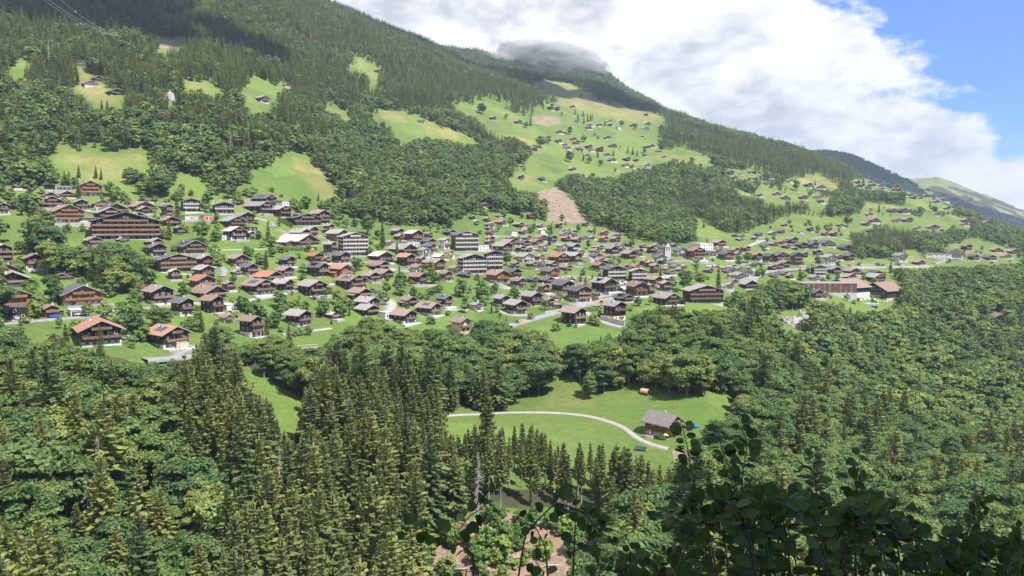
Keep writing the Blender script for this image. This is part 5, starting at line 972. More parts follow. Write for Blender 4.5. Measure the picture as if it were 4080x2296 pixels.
    for i, (x, y) in enumerate(((480, 790), (515, 785), (560, 783), (610, 786), (640, 800), (700, 805), (720, 800))):
        o = special('sun_lounger', 'T6', x, y, 20+i*9, 'white sun lounger on the lawn beside the turquoise pool', 'lounger', 'sun loungers beside the turquoise pool'); add('seat', box_mesh('seat', [(-.7, .7, -1.4, .6, .3, .5)], M['w']), o); b = MB(); b.hexa([(-.7, .6, .3), (.7, .6, .3), (.7, 1.5, 1.0), (-.7, 1.5, 1.0)], [(-.7, .55, .5), (.7, .55, .5), (.7, 1.45, 1.2), (-.7, 1.45, 1.2)]); add('backrest', b.mesh('backrest', M['w']), o)
small_things()

# ------------------------------------------------------------------ cars
def car_meshes():
    prof = [(-2.15, .35), (-2.18, .75), (-1.95, .95), (-1.75, 1.0), (-1.35, 1.42), (-.9, 1.5), (.35, 1.48), (1.05, 1.0), (1.95, .86), (2.15, .65), (2.15, .35)]; b = MB(); n = len(prof)
    L_ = lambda s: [(s*(.84 if 1.2 < z else .9 if z > .98 else .9), y, z) for y, z in prof]
    A, B = L_(-1), L_(1); b.poly(A); b.poly(B[::-1])
    for i in range(n): j = (i+1) % n; b.poly([A[j], A[i], B[i], B[j]])
    body = b.v, b.f; g = MB()
    for s in (-1, 1): q = [(s*.905, -1.55, 1.04), (s*.855, -1.2, 1.38), (s*.855, .3, 1.38), (s*.905, .85, 1.04)]; g.poly(q if s < 0 else q[::-1])
    g.poly([(-.78, 1.0, 1.05), (.78, 1.0, 1.05), (.74, .42, 1.47), (-.74, .42, 1.47)][::-1]); g.poly([(-.78, -1.72, 1.06), (.78, -1.72, 1.06), (.74, -1.4, 1.41), (-.74, -1.4, 1.41)])
    w = MB(); w.tube([(-.1, 0, 0), (.1, 0, 0)], .33, .33, 12); return b, g.mesh('window', M['glass']), w.mesh('wheel', M['tyre'])
CB, CG, CW = car_meshes(); CMESH = [CB.mesh('body', m) for m in CARP]
CNAME = ['white', 'silver', 'black', 'blue', 'dark red', 'grey']
def car(t, x, y, c, turn, where_, group=None, lift=.28):
    X, Y, Z, r, a = frame_at(t, x, y, turn); o = tag(empty('parked_car', (X, Y, Z+lift), a), f'{CNAME[c]} car {where_}', 'car', group)
    add('body', CMESH[c], o); add('window', CG, o)
    for sx in (-.82, .82):
        for sy in (-1.35, 1.35): add('wheel', CW, o, (sx, sy, .33))
for t, x, y, c, turn, wh in (('B1', 728, 452, 0, 88, 'half inside the concrete garage below the sign chalet'), ('B1', 500, 470, 3, 86, 'parked at the roadside by the small timber garage'), ('B1', 155, 490, 1, 5, 'under the dark carport by the big orange chalet'), ('B2', 247, 760, 0, 85, 'parked by the cream garage and road'), ('B1', 1143, 668, 1, 60, 'parked nose-up above the red-roofed chalets'), ('B1', 1198, 682, 5, 70, 'parked across the drive between the red-roofed chalets'),
    ('T1', 620, 128, 0, 85, 'on the lane under the upper wood'), ('T1', 1512, 850, 0, 84, 'parked beside the six-storey block'), ('T1', 1345, 636, 0, 80, 'under the long carport by the orange apartment house'), ('T1', 2535, 885, 4, 75, 'parked at the end of the six-storey block'), ('B4', 1008, 366, 0, 84, 'parked beside the excavator'), ('B4', 664, 376, 2, 70, 'parked on the side road by the timber garage'), ('B4', 634, 376, 4, 70, 'tucked beside the timber garage door'), ('B4', 1085, 258, 5, 80, 'in front of the dark dormered chalet'), ('B3', 428, 232, 2, 75, 'parked behind the dark solar-strip chalet'), ('B3', 460, 243, 3, 80, 'parked near the signpost behind the solar-strip chalet'), ('T5', 775, 755, 0, 60, 'in the yard by the long dark block'), ('B2', 620, 645, 1, 70, 'half hidden on the slope left of the brown-roofed chalet'), ('B2', 640, 395, 0, 80, 'beside the low white garage'), ('B1', 160, 55, 0, 84, 'on the drive above the grey-roofed chalet')):
    car(t, x, y, c, turn, wh)
for j in range(5):
    for i in range(6):
        x, y = 1190+i*17+j*4, 634+j*15; c = int(rng.choice(6, p=[.42, .2, .14, .1, .06, .08])); car('T4', x, y, c, 20+rng.uniform(-3, 3), 'in the packed village car park', f'{CNAME[c]} cars in the village car park')
for i in range(8): c = int(rng.choice(6, p=[.5, .3, .1, .05, .03, .02])); car('T5', 545+i*13, 487-i*.6, c, 15, 'in the row above the village wood', f'{CNAME[c]} cars in the row above the village wood')
for i in range(7): c = int(rng.choice(6, p=[.4, .3, .1, .1, .05, .05])); car('T4', 700+i*18, 585+i*2.4, c, 20, 'in the row behind the orange timber house', f'{CNAME[c]} cars in the row behind the orange house')

# ------------------------------------------------------------------ walls, viaducts, hedges, poles, rocks
def wall_along(name, t, pts, h, mat, label, cat, w=.5, below=1.0, parts=None):
    c = path3(t, pts, 2.0); z = height(c[:, 0], c[:, 1]); z = np.convolve(np.pad(z, 3, mode='edge'), np.ones(7)/7, 'valid'); d = np.gradient(c, axis=0); d /= np.linalg.norm(d, axis=1)[:, None]+1e-9; n = np.stack([-d[:, 1], d[:, 0]], 1)
    def ribbon(nm, off, ww, zlo, zhi, m, parent=None):
        b = MB()
        for i in range(len(c)-1):
            p = lambda q, s: c[q]+n[q]*(off+s*ww/2)
            A = [(*p(i, -1), z[i]+zlo), (*p(i+1, -1), z[i+1]+zlo), (*p(i+1, 1), z[i+1]+zlo), (*p(i, 1), z[i]+zlo)]; b.hexa(A, [(a, e, f+(zhi-zlo)) for a, e, f in A])
        return add(nm, b.mesh(nm, M[m]), parent)
    if parts is None: return tag(ribbon(name, 0, w, -below, h, mat), label, cat)
    o = tag(empty(name, (0, 0, 0)), label, cat)
    for nm, off, ww, lo, hi, m in parts: ribbon(nm, off, ww, lo, hi, m, o)
    return o, c, z
wall_along('retaining_wall', 'B4', [(1042, 488), (1100, 505), (1170, 522), (1258, 548)], 2.7, 'c', 'pale concrete retaining wall under the yellow-based chalet', 'wall', .5)
wall_along('stone_wall', 'T1', [(905, 690), (1100, 694), (1320, 696), (1530, 690)], 2.3, 's', 'dry stone wall below the orange apartment house', 'wall', .8)
wall_along('stone_wall', 'B1', [(870, 462), (940, 448), (1030, 425)], 1.6, 's', 'rough stone wall at the bend of the left-hand road', 'wall', .6)
wall_along('stone_wall', 'B3', [(820, 188), (930, 190), (1040, 186)], 1.5, 's', 'stone garden wall below the brown-roofed chalets', 'wall', .6)
wall_along('stone_wall', 'B4', [(540, 428), (600, 416), (665, 400)], 1.0, 's', 'low stone wall between hedge and road', 'wall', .4)
wall_along('garden_wall', 'B4', [(700, 345), (760, 356), (850, 352), (930, 335)], 1.0, 's', 'low stone wall round the red-brown house at the junction', 'wall', .4)
VP = [('deck', 0, 7.5, -1.1, .35, 'asph'), ('parapet', 3.9, .35, -1.6, 1.15, 'pale'), ('beam', 0, 4.0, -2.4, -1.1, 'c'), ('guard_rail', -3.7, .12, .9, 1.1, 'steel')]
def viaduct(t, pts, label, flip, parts):
    ps = [(nm, off*flip, ww, lo, hi, m) for nm, off, ww, lo, hi, m in parts]; o, c, z = wall_along('viaduct', t, pts, 0, 'c', label, 'viaduct', parts=ps)
    for i in range(4, len(c)-2, 9): b = MB(); zg = float(height(c[i, 0], c[i, 1])); b.box(c[i, 0]-.6, c[i, 0]+.6, c[i, 1]-.6, c[i, 1]+.6, zg-6, z[i]-1.0); add('pier', b.mesh('pier', M['c']), o)
viaduct('C4', [(1470, 1246), (1620, 1232), (1800, 1216), (2020, 1205), (2250, 1188), (2430, 1174)], 'concrete road viaduct with white rail behind the roadside trees', -1, VP)
viaduct('T6', [(345, 492), (500, 488), (700, 485), (900, 483), (1105, 484)], 'long pale concrete viaduct at the far end of the village', -1, VP)
def hedge(t, pts, w, h, label, mat='leaf'):
    c = path3(t, pts, .5); g = np.random.default_rng(len(c)); n = max(400, int(len(c)*w*h*9)); i = g.integers(0, len(c), n); d = np.gradient(c, axis=0); d /= np.linalg.norm(d, axis=1)[:, None]+1e-9; nn = np.stack([-d[:, 1], d[:, 0]], 1)
    face = g.integers(0, 3, n); s = np.where(face == 0, -1, np.where(face == 1, 1, g.uniform(-1, 1, n)))*w/2; zz = np.where(face == 2, h, g.uniform(0, 1, n)*h); P = np.zeros((n, 3)); P[:, :2] = c[i]+nn[i]*s[:, None]+g.normal(size=(n, 2))*.07; P[:, 2] = height(P[:, 0], P[:, 1])+zz+g.normal(size=n)*.06
    N = np.zeros((n, 3)); N[:, :2] = nn[i]*np.sign(s)[:, None]*(face < 2)[:, None]; N[:, 2] = (face == 2)*1.0; N = unit(N+g.normal(size=(n, 3))*.5); a, b = frame(N, g); sz = g.uniform(.12, .24, n); V, F = quads(P, a, b, sz, sz); tag(add('hedge', np_mesh('hedge', V, F, M[mat])), label, 'hedge')
hedge('B4', [(890, 408), (960, 410), (1052, 405)], 1.4, 2.0, 'long clipped hedge above the lane beside the barn-like chalet'); hedge('B4', [(518, 410), (590, 405), (660, 390)], 1.2, 1.6, 'light clipped hedge beside the main road', 'shrubl'); hedge('B4', [(588, 240), (660, 262), (752, 275)], 1.2, 1.4, 'hedge running behind the red-brown house', 'leaf'); hedge('T4', [(310, 498), (400, 508), (480, 503)], 1.2, 1.5, 'hedge round the lawns below the twin balcony blocks'); hedge('T4', [(890, 500), (960, 512), (1025, 530)], 1.2, 1.3, 'curved hedge round the sloping village lawn')
hedge('T2', [(1900, 1060), (2180, 1075), (2470, 1062)], 2.0, 1.6, 'long hedge below the pale-slated timber hotel', 'shrubl'); hedge('T2', [(1865, 600), (1960, 650), (2080, 715)], 1.4, 3.0, 'tall clipped hedge beside the broad dark dormered chalet', 'leaf'); hedge('T6', [(400, 745), (560, 757), (790, 785)], 1.5, 2.2, 'dark hedge below the vast hotel chalets'); hedge('T4', [(760, 465), (850, 440), (900, 450)], 1.5, 1.4, 'low hedge beside the long tiled rows', 'shrubl')
def pole(name, t, x, y, h, label, cat, flag=None, arm=False):
    X, Y, Z, r, a = frame_at(t, x, y); H = h*TILES[t][2]*r/FPX; o = tag(empty(name, (X, Y, Z), a), label, cat); b = MB(); b.tube([(0, 0, -.5), (0, 0, H)], max(.07, H*.012), .05, 6); add('mast', b.mesh('mast', M['pale']), o)
    if flag: b = MB(); b.box(.05, 1.4, -.02, .02, H-1.3, H-.2); add('flag', b.mesh('flag', M[flag]), o)
    if arm: b = MB(); b.tube([(0, 0, H), (-1.0, 0, H+.5), (-H*.22, 0, H+.3)], .08, .06, 6); b.box(-H*.22-.9, -H*.22, -.2, .2, H+.15, H+.32); add('lamp_arm', b.mesh('lamp_arm', M['steel']), o)
pole('flag_pole', 'B1', 1272, 268, 90, 'white flag pole with a red flag on the left-hand meadow', 'flag pole', 'red'); pole('utility_pole', 'B1', 604, 575, 62, 'leaning pale utility pole behind the yellow bush', 'pole'); pole('utility_pole', 'B2', 165, 238, 88, 'thin pale pole on the meadow left of the red-tiled chalet', 'pole'); pole('street_lamp', 'T4', 243, 208, 92, 'tall single street lamp above the upper lane', 'lamp', None, True); pole('utility_pole', 'B3', 572, 170, 70, 'pale pole in front of the brown-roofed gardens', 'pole'); pole('sign_post', 'B3', 480, 262, 78, 'tall white signpost beside the gravel turning circle', 'sign'); pole('utility_pole', 'T1', 178, 322, 115, 'pale pole at the wood edge above the left-hand chalets', 'pole'); pole('utility_pole', 'C4', 1358, 748, 60, 'white pole standing in the open left-hand meadow', 'pole'); pole('street_lamp', 'B4', 520, 442, 85, 'grey lamp post between hedge and main road', 'lamp'); pole('street_lamp', 'C4', 1400, 1205, 60, 'small lamp post on the road bend by the white car', 'lamp')
def rock(t, x, y, w, h, label, seed, depth=.6, sharp=.25):
    X, Y, Z, r, a = frame_at(t, x, y); s = TILES[t][2]*r/FPX; g = np.random.default_rng(seed); nu, nv = 30, 16; V = []; F = []
    for j in range(nv+1):
        for i in range(nu):
            th = 2*math.pi*i/nu; ph = math.pi*.5*j/nv; p = np.array([math.cos(th)*math.cos(ph), math.sin(th)*math.cos(ph), math.sin(ph)]); k = 1 + sharp*(fbm(np.array([p[0]*2.5+seed+p[2]*3]), np.array([p[1]*2.5+seed*2]), 3)[0]-.5)*2 + sharp*.7*(vnoise(np.array([p[0]*7+seed]), np.array([p[1]*7+p[2]*2]))[0]-.5)
            k = round(k*9)/9*.5+k*.5; V.append((p[0]*k*w*s/2, p[1]*k*w*s/2*depth, p[2]*k*h*s - (h*s*.25 if j == 0 else 0)))
    for j in range(nv):
        for i in range(nu): F.append((j*nu+i, j*nu+(i+1) % nu, (j+1)*nu+(i+1) % nu, (j+1)*nu+i))
    o = add('rock_outcrop', np_mesh('rock_outcrop', np.array(V), np.array(F), M['rock'])); o.location = (X, Y+w*s*.15, Z); o.rotation_euler = (0, 0, a+g.uniform(-.3, .3)); tag(o, label, 'rock')
rock('C6', 840, 1020, 190, 62, 'broad pale limestone cliff in the gorge wood', 5, .5, .5); rock('C6', 905, 985, 90, 66, 'jagged upper buttress of the limestone cliff', 9, .5, .5); rock('C6', 765, 985, 70, 40, 'small left shoulder of the limestone cliff', 3, .6, .5); rock('C1', 1285, 772, 66, 70, 'pale rock tower in the wood under the high pasture', 4); rock('B4', 55, 210, 112, 46, 'big pale boulder beside the orchard meadow', 6, .7); rock('T1', 2000, 335, 110, 85, 'grey rock step behind the upper chalets', 8); rock('C6', 2490, 745, 70, 60, 'pale crag at the far gorge rim', 10); rock('C6', 2075, 655, 80, 45, 'long low crag under the far viaduct', 11)
for i in range(22):
    x, y = 800+rng.uniform(0, 620), 300+rng.uniform(-40, 60); rock('T2', x, y, rng.uniform(18, 60), rng.uniform(8, 22), 'pale boulder in the rubble scar above the balcony blocks', 20+i)
for o in COL.objects:
    if o.get('label') == 'pale boulder in the rubble scar above the balcony blocks': o['group'] = 'boulders in the rubble scar'
def church():
    o = special('church', 'T5', 192, 408, 0, 'white village church tower with a small pointed spire', 'church'); r = at('T5', 192, 408)[3]; s = .4423*r/FPX; w = 25*s; H = 100*s
    add('tower', box_mesh('tower', [(-w, w, -w, w, -4, H)], M['w']), o); add('cornice', box_mesh('cornice', [(-w*1.12, w*1.12, -w*1.12, w*1.12, H, H+.5)], M['pale']), o)
    for sx in (-.4, .4): add('belfry_shade_panel', box_mesh('belfry_shade_panel', [(sx*w-.4, sx*w+.4, -w-.06, -w+.02, H*.74, H*.9)], M['dark']), o)  # dark slabs on the solid tower, shade of the belfry openings painted in
    b = MB(); t_ = [(-w*.8, -w*.8), (w*.8, -w*.8), (w*.8, w*.8), (-w*.8, w*.8)]
    for i in range(4): b.poly([(*t_[i], H+.5), (*t_[(i+1) % 4], H+.5), (0, 0, H+36*s)])
    add('spire', b.mesh('spire', M['pale']), o); b = MB(); b.tube([(0, 0, H+34*s), (0, 0, H+46*s)], .12, .08, 5); b.tube([(-.7, 0, H+42*s), (.7, 0, H+42*s)], .08, .08, 5); add('cross', b.mesh('cross', M['steel']), o)
church()
house('T5', 150, 398, 120, 112, 'd', 'w', '', name='hotel', say=None)
tag(HOUSES[-1]['o'], 'tall white gabled hotel directly behind the church tower', 'hotel')
house('BN', 645, 1000, 650, 390, 'bg', 'n', 'TP', yaw=52, ratio=1.25, name='barn')
tag(HOUSES[-1]['o'], 'timber barn with grey shingled roof on the meadow track', 'barn')

# ------------------------------------------------------------------ dead spruces, cables
DEAD = [dead(61), dead(62, 20, 30, 1.9), dead(63, 24, 22, 1.6)]
DM = [(b.mesh('trunk', M['deadbark'], smooth=True), tw.mesh('twigs', M['deadbark']), H) for b, tw, H in DEAD]
def tip_at(us, vs, H, rmin=118, rmax=1400):
    dx, dy, dz = ray(us, vs); t = dz/math.hypot(dx, dy); az = math.atan2(dx, dy); r = RS[(RS > rmin) & (RS < rmax)]; x, y = r*math.sin(az), r*math.cos(az); z = height(x, y); k = np.nonzero((z+H)/r >= t)[0]
    if len(k) == 0: return None
    k = k[0]; return x[k], y[k], z[k], r[k]
for i, (t, x, y, H, lab) in enumerate((('K0', 730, 375, 22, 'bleached bare spruce with drooping dead branches, tallest of the near snags'), ('K0', 58, 540, 19, 'short dead spruce snag at the frame edge'), ('K0', 2105, 460, 24, 'reddish dead spruce in the dense near stand'), ('K0', 1990, 770, 25, 'large twiggy dead spruce at the bottom of the near stand'), ('K0', 648, 630, 16, 'thin broken dead trunk beside the bleached spruce'), ('K', 515, 1240, 16, 'grey dead spruce at the left rim of the clearing'), ('K', 1030, 510, 24, 'pale dry trunk between the tall spruces'),
    ('C1', 362, 300, 26, 'grey dead trees cluster trunk on the upper left wood'), ('C1', 1115, 690, 22, 'grey bare tree left of the rock tower'), ('C1', 1735, 930, 26, 'tall grey dead tree above the triangular meadow'), ('C1', 1870, 900, 26, 'grey dead tree at the logged gap'), ('C1', 1510, 920, 24, 'faded dead spruce in the middle wood'), ('C1', 2370, 430, 26, 'bleached dead tree near the high meadow wedge'), ('C4', 2890, 0, 10, 'x'))):
    if lab == 'x': continue
    q = tip_at(*S(t, x, y), H)
    if not q: continue
    tr, tw, h = DM[i % 3]; o = empty('dead_spruce', q[:3], rng.uniform(0, 6)); o.scale = (H/h,)*3; add('trunk', tr, o); add('twigs', tw, o); tag(o, lab, 'dead tree')
def cables():
    for k, (x0, x1) in enumerate(((300, 860), (330, 905), (420, 930))):
        a, b = [np.array(ray(*S('C1', x, y))) for x, y in ((x0, -20-k*4), (x1, 268+k*8))]; P0 = a*520; P1 = b*840; mb = MB(); pts = [P0+(P1-P0)*t - np.array([0, 0, 14*4*t*(1-t)*.3]) for t in np.linspace(0, 1, 16)]; mb.tube(pts, .13, .13, 5); o = tag(empty('power_cable', (0, 0, 0)), ['lowest thin cable crossing the shaded upper wood', 'middle thin cable crossing the shaded upper wood', 'topmost thin cable with marker balls over the shaded wood'][k], 'cable'); add('wire', mb.mesh('wire', M['steel']), o)
        if k == 2:
            for q in (3, 8, 13): c = MB(); c.tube([pts[q]-np.array([.6, 0, 0]), pts[q]-np.array([.3, 0, 0]), pts[q]+np.array([.3, 0, 0]), pts[q]+np.array([.6, 0, 0])], .5, .5, 8); add('marker_ball', c.mesh('marker_ball', M['org']), o)
cables()
# the logged clearing: young bushes, stumps, logs; brush on the cut strip
def clearing():
    for i in range(75):
        x, y = rng.uniform(1060, 1540), rng.uniform(1296, 1460)
        if not sample(clear_m, x*SD, min(y, 1449)*SD): continue
        q = at('D', x, y)
        if q is None: continue
        K = GRD[1 + int(rng.integers(0, 2))]; plant('clearing_bush', K, q[:3], rng.uniform(.45, 1.25), rng.uniform(0, 6), 'young green bush growing on the brown clearing', 'bush', 'bushes on the brown clearing')
    lg = MB(); lg.tube([(-3, 0, .2), (0, .1, .25), (3, 0, .2)], .2, .15, 7); lm = lg.mesh('fallen_log', M['deadbark']); st = MB(); st.tube([(0, 0, -.4), (0, 0, .1), (0, 0, .5)], .36, .30, 9); sm = st.mesh('tree_stump', M['deadbark'])
    for i in range(46):
        x, y = rng.uniform(1060, 1540), rng.uniform(1296, 1460)
        if not sample(clear_m, x*SD, min(y, 1449)*SD): continue
        q = at('D', x, y)
        if i % 2: o = add('fallen_log', lm, None, q[:3], (0, rng.uniform(-.3, .3), rng.uniform(0, 3))); tag(o, 'pale log lying on the brown clearing', 'log', 'logs on the brown clearing')
        else: o = add('tree_stump', sm, None, q[:3]); tag(o, 'cut stump on the brown clearing', 'stump', 'stumps on the brown clearing')
    V = []; F = []; b = MB()
    for i in range(900):
        x, y = rng.uniform(1350, 1478), rng.uniform(472, 560)
        if not sample(cut_m, x*SD, y*SD): continue
        q = at('D', x, y); p = np.array(q[:3]); a = rng.uniform(0, 3.14); L = rng.uniform(2, 6); d = np.array([math.cos(a), math.sin(a), rng.uniform(-.1, .5)]); b.tube([p-d*L/2+np.array([0, 0, .5]), p+d*L/2+np.array([0, 0, .5])], rng.uniform(.12, .3), .1, 4, cap=False)
    tag(add('felled_brush', b.mesh('felled_brush', M['deadbark'])), 'tangle of felled branches covering the brown cut strip', 'brush', kind='stuff')
clearing()

# ------------------------------------------------------------------ hazel in front of the camera, and an unseen tree added to shade it
def px3(x, y, d): v = np.array(ray(x*SD, y*SD)); return v*d
def leaf_shape(g, P, along, up, s, V, F):
    """rounded, toothed leaf with a short tip, folded on the midrib"""
    along = along/np.linalg.norm(along); side = np.cross(along, up); side /= np.linalg.norm(side)+1e-9; nrm = np.cross(side, along); n = 9; k = len(V); fold = g.uniform(.05, .28); bend = g.uniform(-.1, .35)
    for i in range(n+1):
        t = i/n; wd = (math.sin(math.pi*t**.82))**.62*.50*(1 + (.05 if i % 2 else -.05)) if 0 < i < n else 0.0
        mid = P + along*(t*s*1.12) - nrm*(bend*t*t*s); V.append(tuple(mid))
        V.append(tuple(mid + side*wd*s + nrm*wd*s*fold)); V.append(tuple(mid - side*wd*s + nrm*wd*s*fold))
    for i in range(n):
        a, b = k+3*i, k+3*i+3; F.append((a, b, b+1, a+1)); F.append((a, a+2, b+2, b))
def hazel(label, shoots, fill=None, seed=1):
    g = np.random.default_rng(seed); V = []; F = []; st = MB(); allp = []
    for pts, d, sz, dens, tw in shoots:
        P = [px3(x, y, d*(1+.03*i)) for i, (x, y) in enumerate(pts)]; P = np.array(P); t = np.linspace(0, len(P)-1, 26); Q = np.stack([np.interp(t, range(len(P)), P[:, k]) for k in range(3)], 1)
        Q[1:-1] = (Q[:-2]+2*Q[1:-1]+Q[2:])/4; root = Q[0] + np.array([g.uniform(-.1, .1), .05, -1.6]); st.tube([root] + list(Q), .0065, .002, 6); L = np.linalg.norm(np.diff(Q, axis=0), axis=1).sum(); n = max(3, int(L*dens*1.9)); c = 0
        for i in range(n):
            f = 1-(i+.3)/n*tw; k = f*(len(Q)-1); a = int(min(k, len(Q)-2)); p = Q[a]*(1-k+a)+Q[a+1]*(k-a); ax = Q[min(a+1, len(Q)-1)]-Q[a]; ax = ax/np.linalg.norm(ax); out_ = np.cross(ax, (0, 1, 0)); out_ /= np.linalg.norm(out_)+1e-9; c += 1; sgn = 1 if c % 2 else -1
            al = out_*sgn*g.uniform(.5, 1.0) + ax*g.uniform(-.05, .7) + np.array([0, g.uniform(-.6, .4), g.uniform(-.35, .25)]); al /= np.linalg.norm(al); pt = p+al*.022; st.tube([p, pt], .0016, .0012, 4, cap=False); up = np.array([g.uniform(-.6, .6), -g.uniform(-.25, .75), g.uniform(.45, 1.0)]); leaf_shape(g, pt, al, up, sz*.72*g.uniform(.6, 1.3)*(1.0 if f < .97 else .7), V, F)
    o = empty('hazel_bush', tuple(px3(shoots[0][0][0][0], 1450, shoots[0][1]) + np.array([0, 0, -1.6])))
    off = np.array(o.location); st.v = [tuple(np.array(p)-off) for p in st.v]
    add('stem', st.mesh('stem', M['twig'], smooth=True), o); b = MB(); b.v = [tuple(np.array(p)-off) for p in V]; b.f = F; b.m = [0]*len(F); add('foliage', b.mesh('foliage', M['hazel']), o); tag(o, label, 'bush')
def mass(x0, x1, top, n, seed, d0=4.2, d1=6.2):
    g = np.random.default_rng(seed); r_ = []
    for i in range(n):
        x = g.uniform(x0, x1); yt = np.interp(x, *zip(*top)) + g.exponential(34) ; yt = min(yt, 1420); lean = g.uniform(-150, 150); r_.append(([(x-lean*.3, 1475), (x-lean*.1, (1475+yt)/2+8), (x+lean*.18, yt+12), (x+lean*.55, yt), (x+lean*.95, yt+16)], g.uniform(d0, d1), g.uniform(.075, .105), 17, .95))
    return r_
TOP = [(1600, 1400), (1680, 1335), (1760, 1275), (1850, 1235), (1950, 1235), (2050, 1245), (2150, 1265), (2250, 1285), (2320, 1330), (2400, 1345), (2500, 1360), (2600, 1340)]
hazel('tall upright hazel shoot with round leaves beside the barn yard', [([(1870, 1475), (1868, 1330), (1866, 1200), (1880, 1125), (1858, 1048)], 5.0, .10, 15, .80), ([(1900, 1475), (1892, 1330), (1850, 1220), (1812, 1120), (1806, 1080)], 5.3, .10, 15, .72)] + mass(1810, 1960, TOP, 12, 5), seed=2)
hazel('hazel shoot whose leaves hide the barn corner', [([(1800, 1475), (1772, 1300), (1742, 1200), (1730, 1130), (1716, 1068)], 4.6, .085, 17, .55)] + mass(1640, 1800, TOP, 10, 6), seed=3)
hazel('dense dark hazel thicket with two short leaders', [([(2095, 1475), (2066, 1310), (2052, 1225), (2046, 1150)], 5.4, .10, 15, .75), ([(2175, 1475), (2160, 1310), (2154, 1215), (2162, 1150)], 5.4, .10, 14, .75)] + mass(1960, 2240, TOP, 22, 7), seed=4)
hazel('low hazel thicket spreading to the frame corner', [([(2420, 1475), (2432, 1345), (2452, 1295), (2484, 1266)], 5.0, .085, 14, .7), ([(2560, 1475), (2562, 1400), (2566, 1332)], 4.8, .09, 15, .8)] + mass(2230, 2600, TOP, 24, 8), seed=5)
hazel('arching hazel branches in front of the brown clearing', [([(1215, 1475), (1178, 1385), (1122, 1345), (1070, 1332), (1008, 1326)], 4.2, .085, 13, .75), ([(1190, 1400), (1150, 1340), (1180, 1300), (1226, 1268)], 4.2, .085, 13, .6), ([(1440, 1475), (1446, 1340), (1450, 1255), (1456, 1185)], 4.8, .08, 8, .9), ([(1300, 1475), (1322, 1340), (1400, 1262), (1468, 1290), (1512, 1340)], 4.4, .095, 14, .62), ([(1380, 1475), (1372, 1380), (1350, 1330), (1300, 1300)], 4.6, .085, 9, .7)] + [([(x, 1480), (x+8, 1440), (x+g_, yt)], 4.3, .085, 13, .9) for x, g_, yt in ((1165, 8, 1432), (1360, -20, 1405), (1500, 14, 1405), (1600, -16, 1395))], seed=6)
def shade_tree():
    V, F, T, H, w = broad(77, 15.5, 4.5, 48, 120, .19, .60); k = make_kind((V, F, T, H, w), 'leaf'); x, y = 6.0, .3
    plant('added_shade_tree', k, (x, y, float(height(x, y))-.3), 1.0, 0, 'unseen leafy tree added to shade the hazel bushes', 'tree')  # added outside the view so that its crown shades the hazel
shade_tree()

# ------------------------------------------------------------------ clouds set out of view to shade the slopes, and the air
def cloud(name, c, size, label, seed, n=34):
    g = np.random.default_rng(seed); V = []; F = []; nu, nv = 20, 12
    for q in range(n):
        d = g.normal(size=3); d[2] = abs(d[2])*.5; d /= np.linalg.norm(d); d *= g.uniform(0, 1)**.5; p = np.array([d[0]*size[0], d[1]*size[1], d[2]*size[2]*.8]); s = g.uniform(.22, .45)*min(size[0], size[1]); k = len(V)
        for j in range(nv+1):
            for i in range(nu): th, ph = 2*math.pi*i/nu, math.pi*j/nv; u = np.array([math.cos(th)*math.sin(ph), math.sin(th)*math.sin(ph), math.cos(ph)*.6]); f = 1+.25*(vnoise(np.array([u[0]*3+q*7.1+5]), np.array([u[1]*3+u[2]*4+q]))[0]-.5); V.append(p+u*s*f)
        F += [(k+j*nu+i, k+j*nu+(i+1) % nu, k+(j+1)*nu+(i+1) % nu, k+(j+1)*nu+i) for j in range(nv) for i in range(nu)]
    m, g_ = material('cloud_white'); out(g_, g_('ShaderNodeMixShader', {0: .5, 1: g_('ShaderNodeBsdfDiffuse', {0: (.95, .95, .95, 1)}), 2: g_('ShaderNodeBsdfTranslucent', {0: (.9, .9, .92, 1)})}))
    o = add('cloud', np_mesh('cloud', np.array(V), np.array(F), m, smooth=True)); o.location = c; tag(o, label, 'cloud', kind='stuff')
cloud('cloud', tuple(np.array(at('D', 2500, 545)[:3]) + SUN*2600), (800, 600, 150), 'unseen white cloud added to shade the far right-hand hill', 6)  # added out of view to darken the far hill
cloud('cloud', tuple(np.array(at('D', 150, 14)[:3]) + SUN*1250), (330, 140, 60), 'white cloud above the left-hand mountain', 3)
cloud('cloud', tuple(np.array(at('D', 1380, 214)[:3]) + SUN*1750), (700, 270, 110), 'unseen white cloud added to shade the far dark ridge', 4)  # added out of view, its shadow darkens the ridge face
cloud('cloud', tuple(np.array(at('D', 2170, 425)[:3]) + SUN*2600), (700, 400, 150), 'unseen white cloud added to shade the distant blue ridge', 5)  # added out of view to put the blue ridge in shade
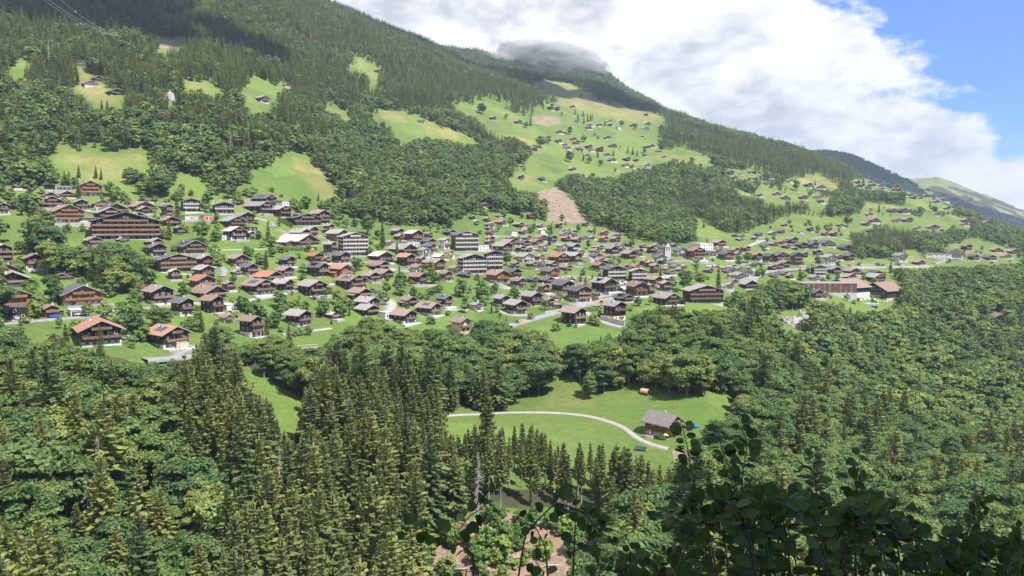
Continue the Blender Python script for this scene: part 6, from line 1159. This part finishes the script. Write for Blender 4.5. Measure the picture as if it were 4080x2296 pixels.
def haze():
    lo = float(GZ.min())-2; hi = float(GZ.max())+45; Rm = float(RS[-1])+20
    me = box_mesh('haze', [(-Rm, Rm, -Rm, Rm, lo, hi)], []); m = bpy.data.materials.new('haze'); m.use_nodes = True; m.node_tree.nodes.clear(); g = NT(m.node_tree)
    v = g('ShaderNodeVolumePrincipled', {'Color': (.62, .79, 1.0, 1), 'Density': 8e-5, 'Anisotropy': 0.1}); g.l.new(v.outputs[0], g('ShaderNodeOutputMaterial').inputs['Volume']); me.materials.append(m)
    tag(add('haze', me), 'thin blue haze in the valley air', 'haze', kind='stuff')
haze()

def wisp():
    # low cloud caught on the crest of the dark ridge
    g = np.random.default_rng(12); V = []; F = []; nu, nv = 16, 10
    for q in range(110):
        u = g.uniform(1275, 1500); v = np.interp(u, [1270, 1330, 1400, 1450, 1510], [138, 150, 160, 172, 186]) - 22 + g.normal()*15; d = g.uniform(2550, 2800); c = px3(u, v, d); s = g.uniform(22, 62); k = len(V)
        for j in range(nv+1):
            for i in range(nu):
                th, ph = 2*math.pi*i/nu, math.pi*j/nv; n = np.array([math.cos(th)*math.sin(ph)*1.5, math.sin(th)*math.sin(ph), math.cos(ph)*.7]); f = 1+.5*(vnoise(np.array([n[0]*3+q*3.7+9]), np.array([n[1]*3+n[2]*4+q]))[0]-.5); V.append(c+n*s*f)
        F += [(k+j*nu+i, k+j*nu+(i+1) % nu, k+(j+1)*nu+(i+1) % nu, k+(j+1)*nu+i) for j in range(nv) for i in range(nu)]
    m, g_ = material('cloud_mist'); d = g_('ShaderNodeMixShader', {0: .5, 1: g_('ShaderNodeBsdfDiffuse', {0: (.95, .95, .95, 1)}), 2: g_('ShaderNodeBsdfTranslucent', {0: (.95, .95, .95, 1)})}); out(g_, g_('ShaderNodeMixShader', {0: .055, 1: g_('ShaderNodeBsdfTransparent'), 2: d}))
    tag(add('low_cloud', np_mesh('low_cloud', np.array(V), np.array(F), m, smooth=True)), 'grey wisp of cloud clinging to the crest of the dark ridge', 'cloud', kind='stuff')
wisp()
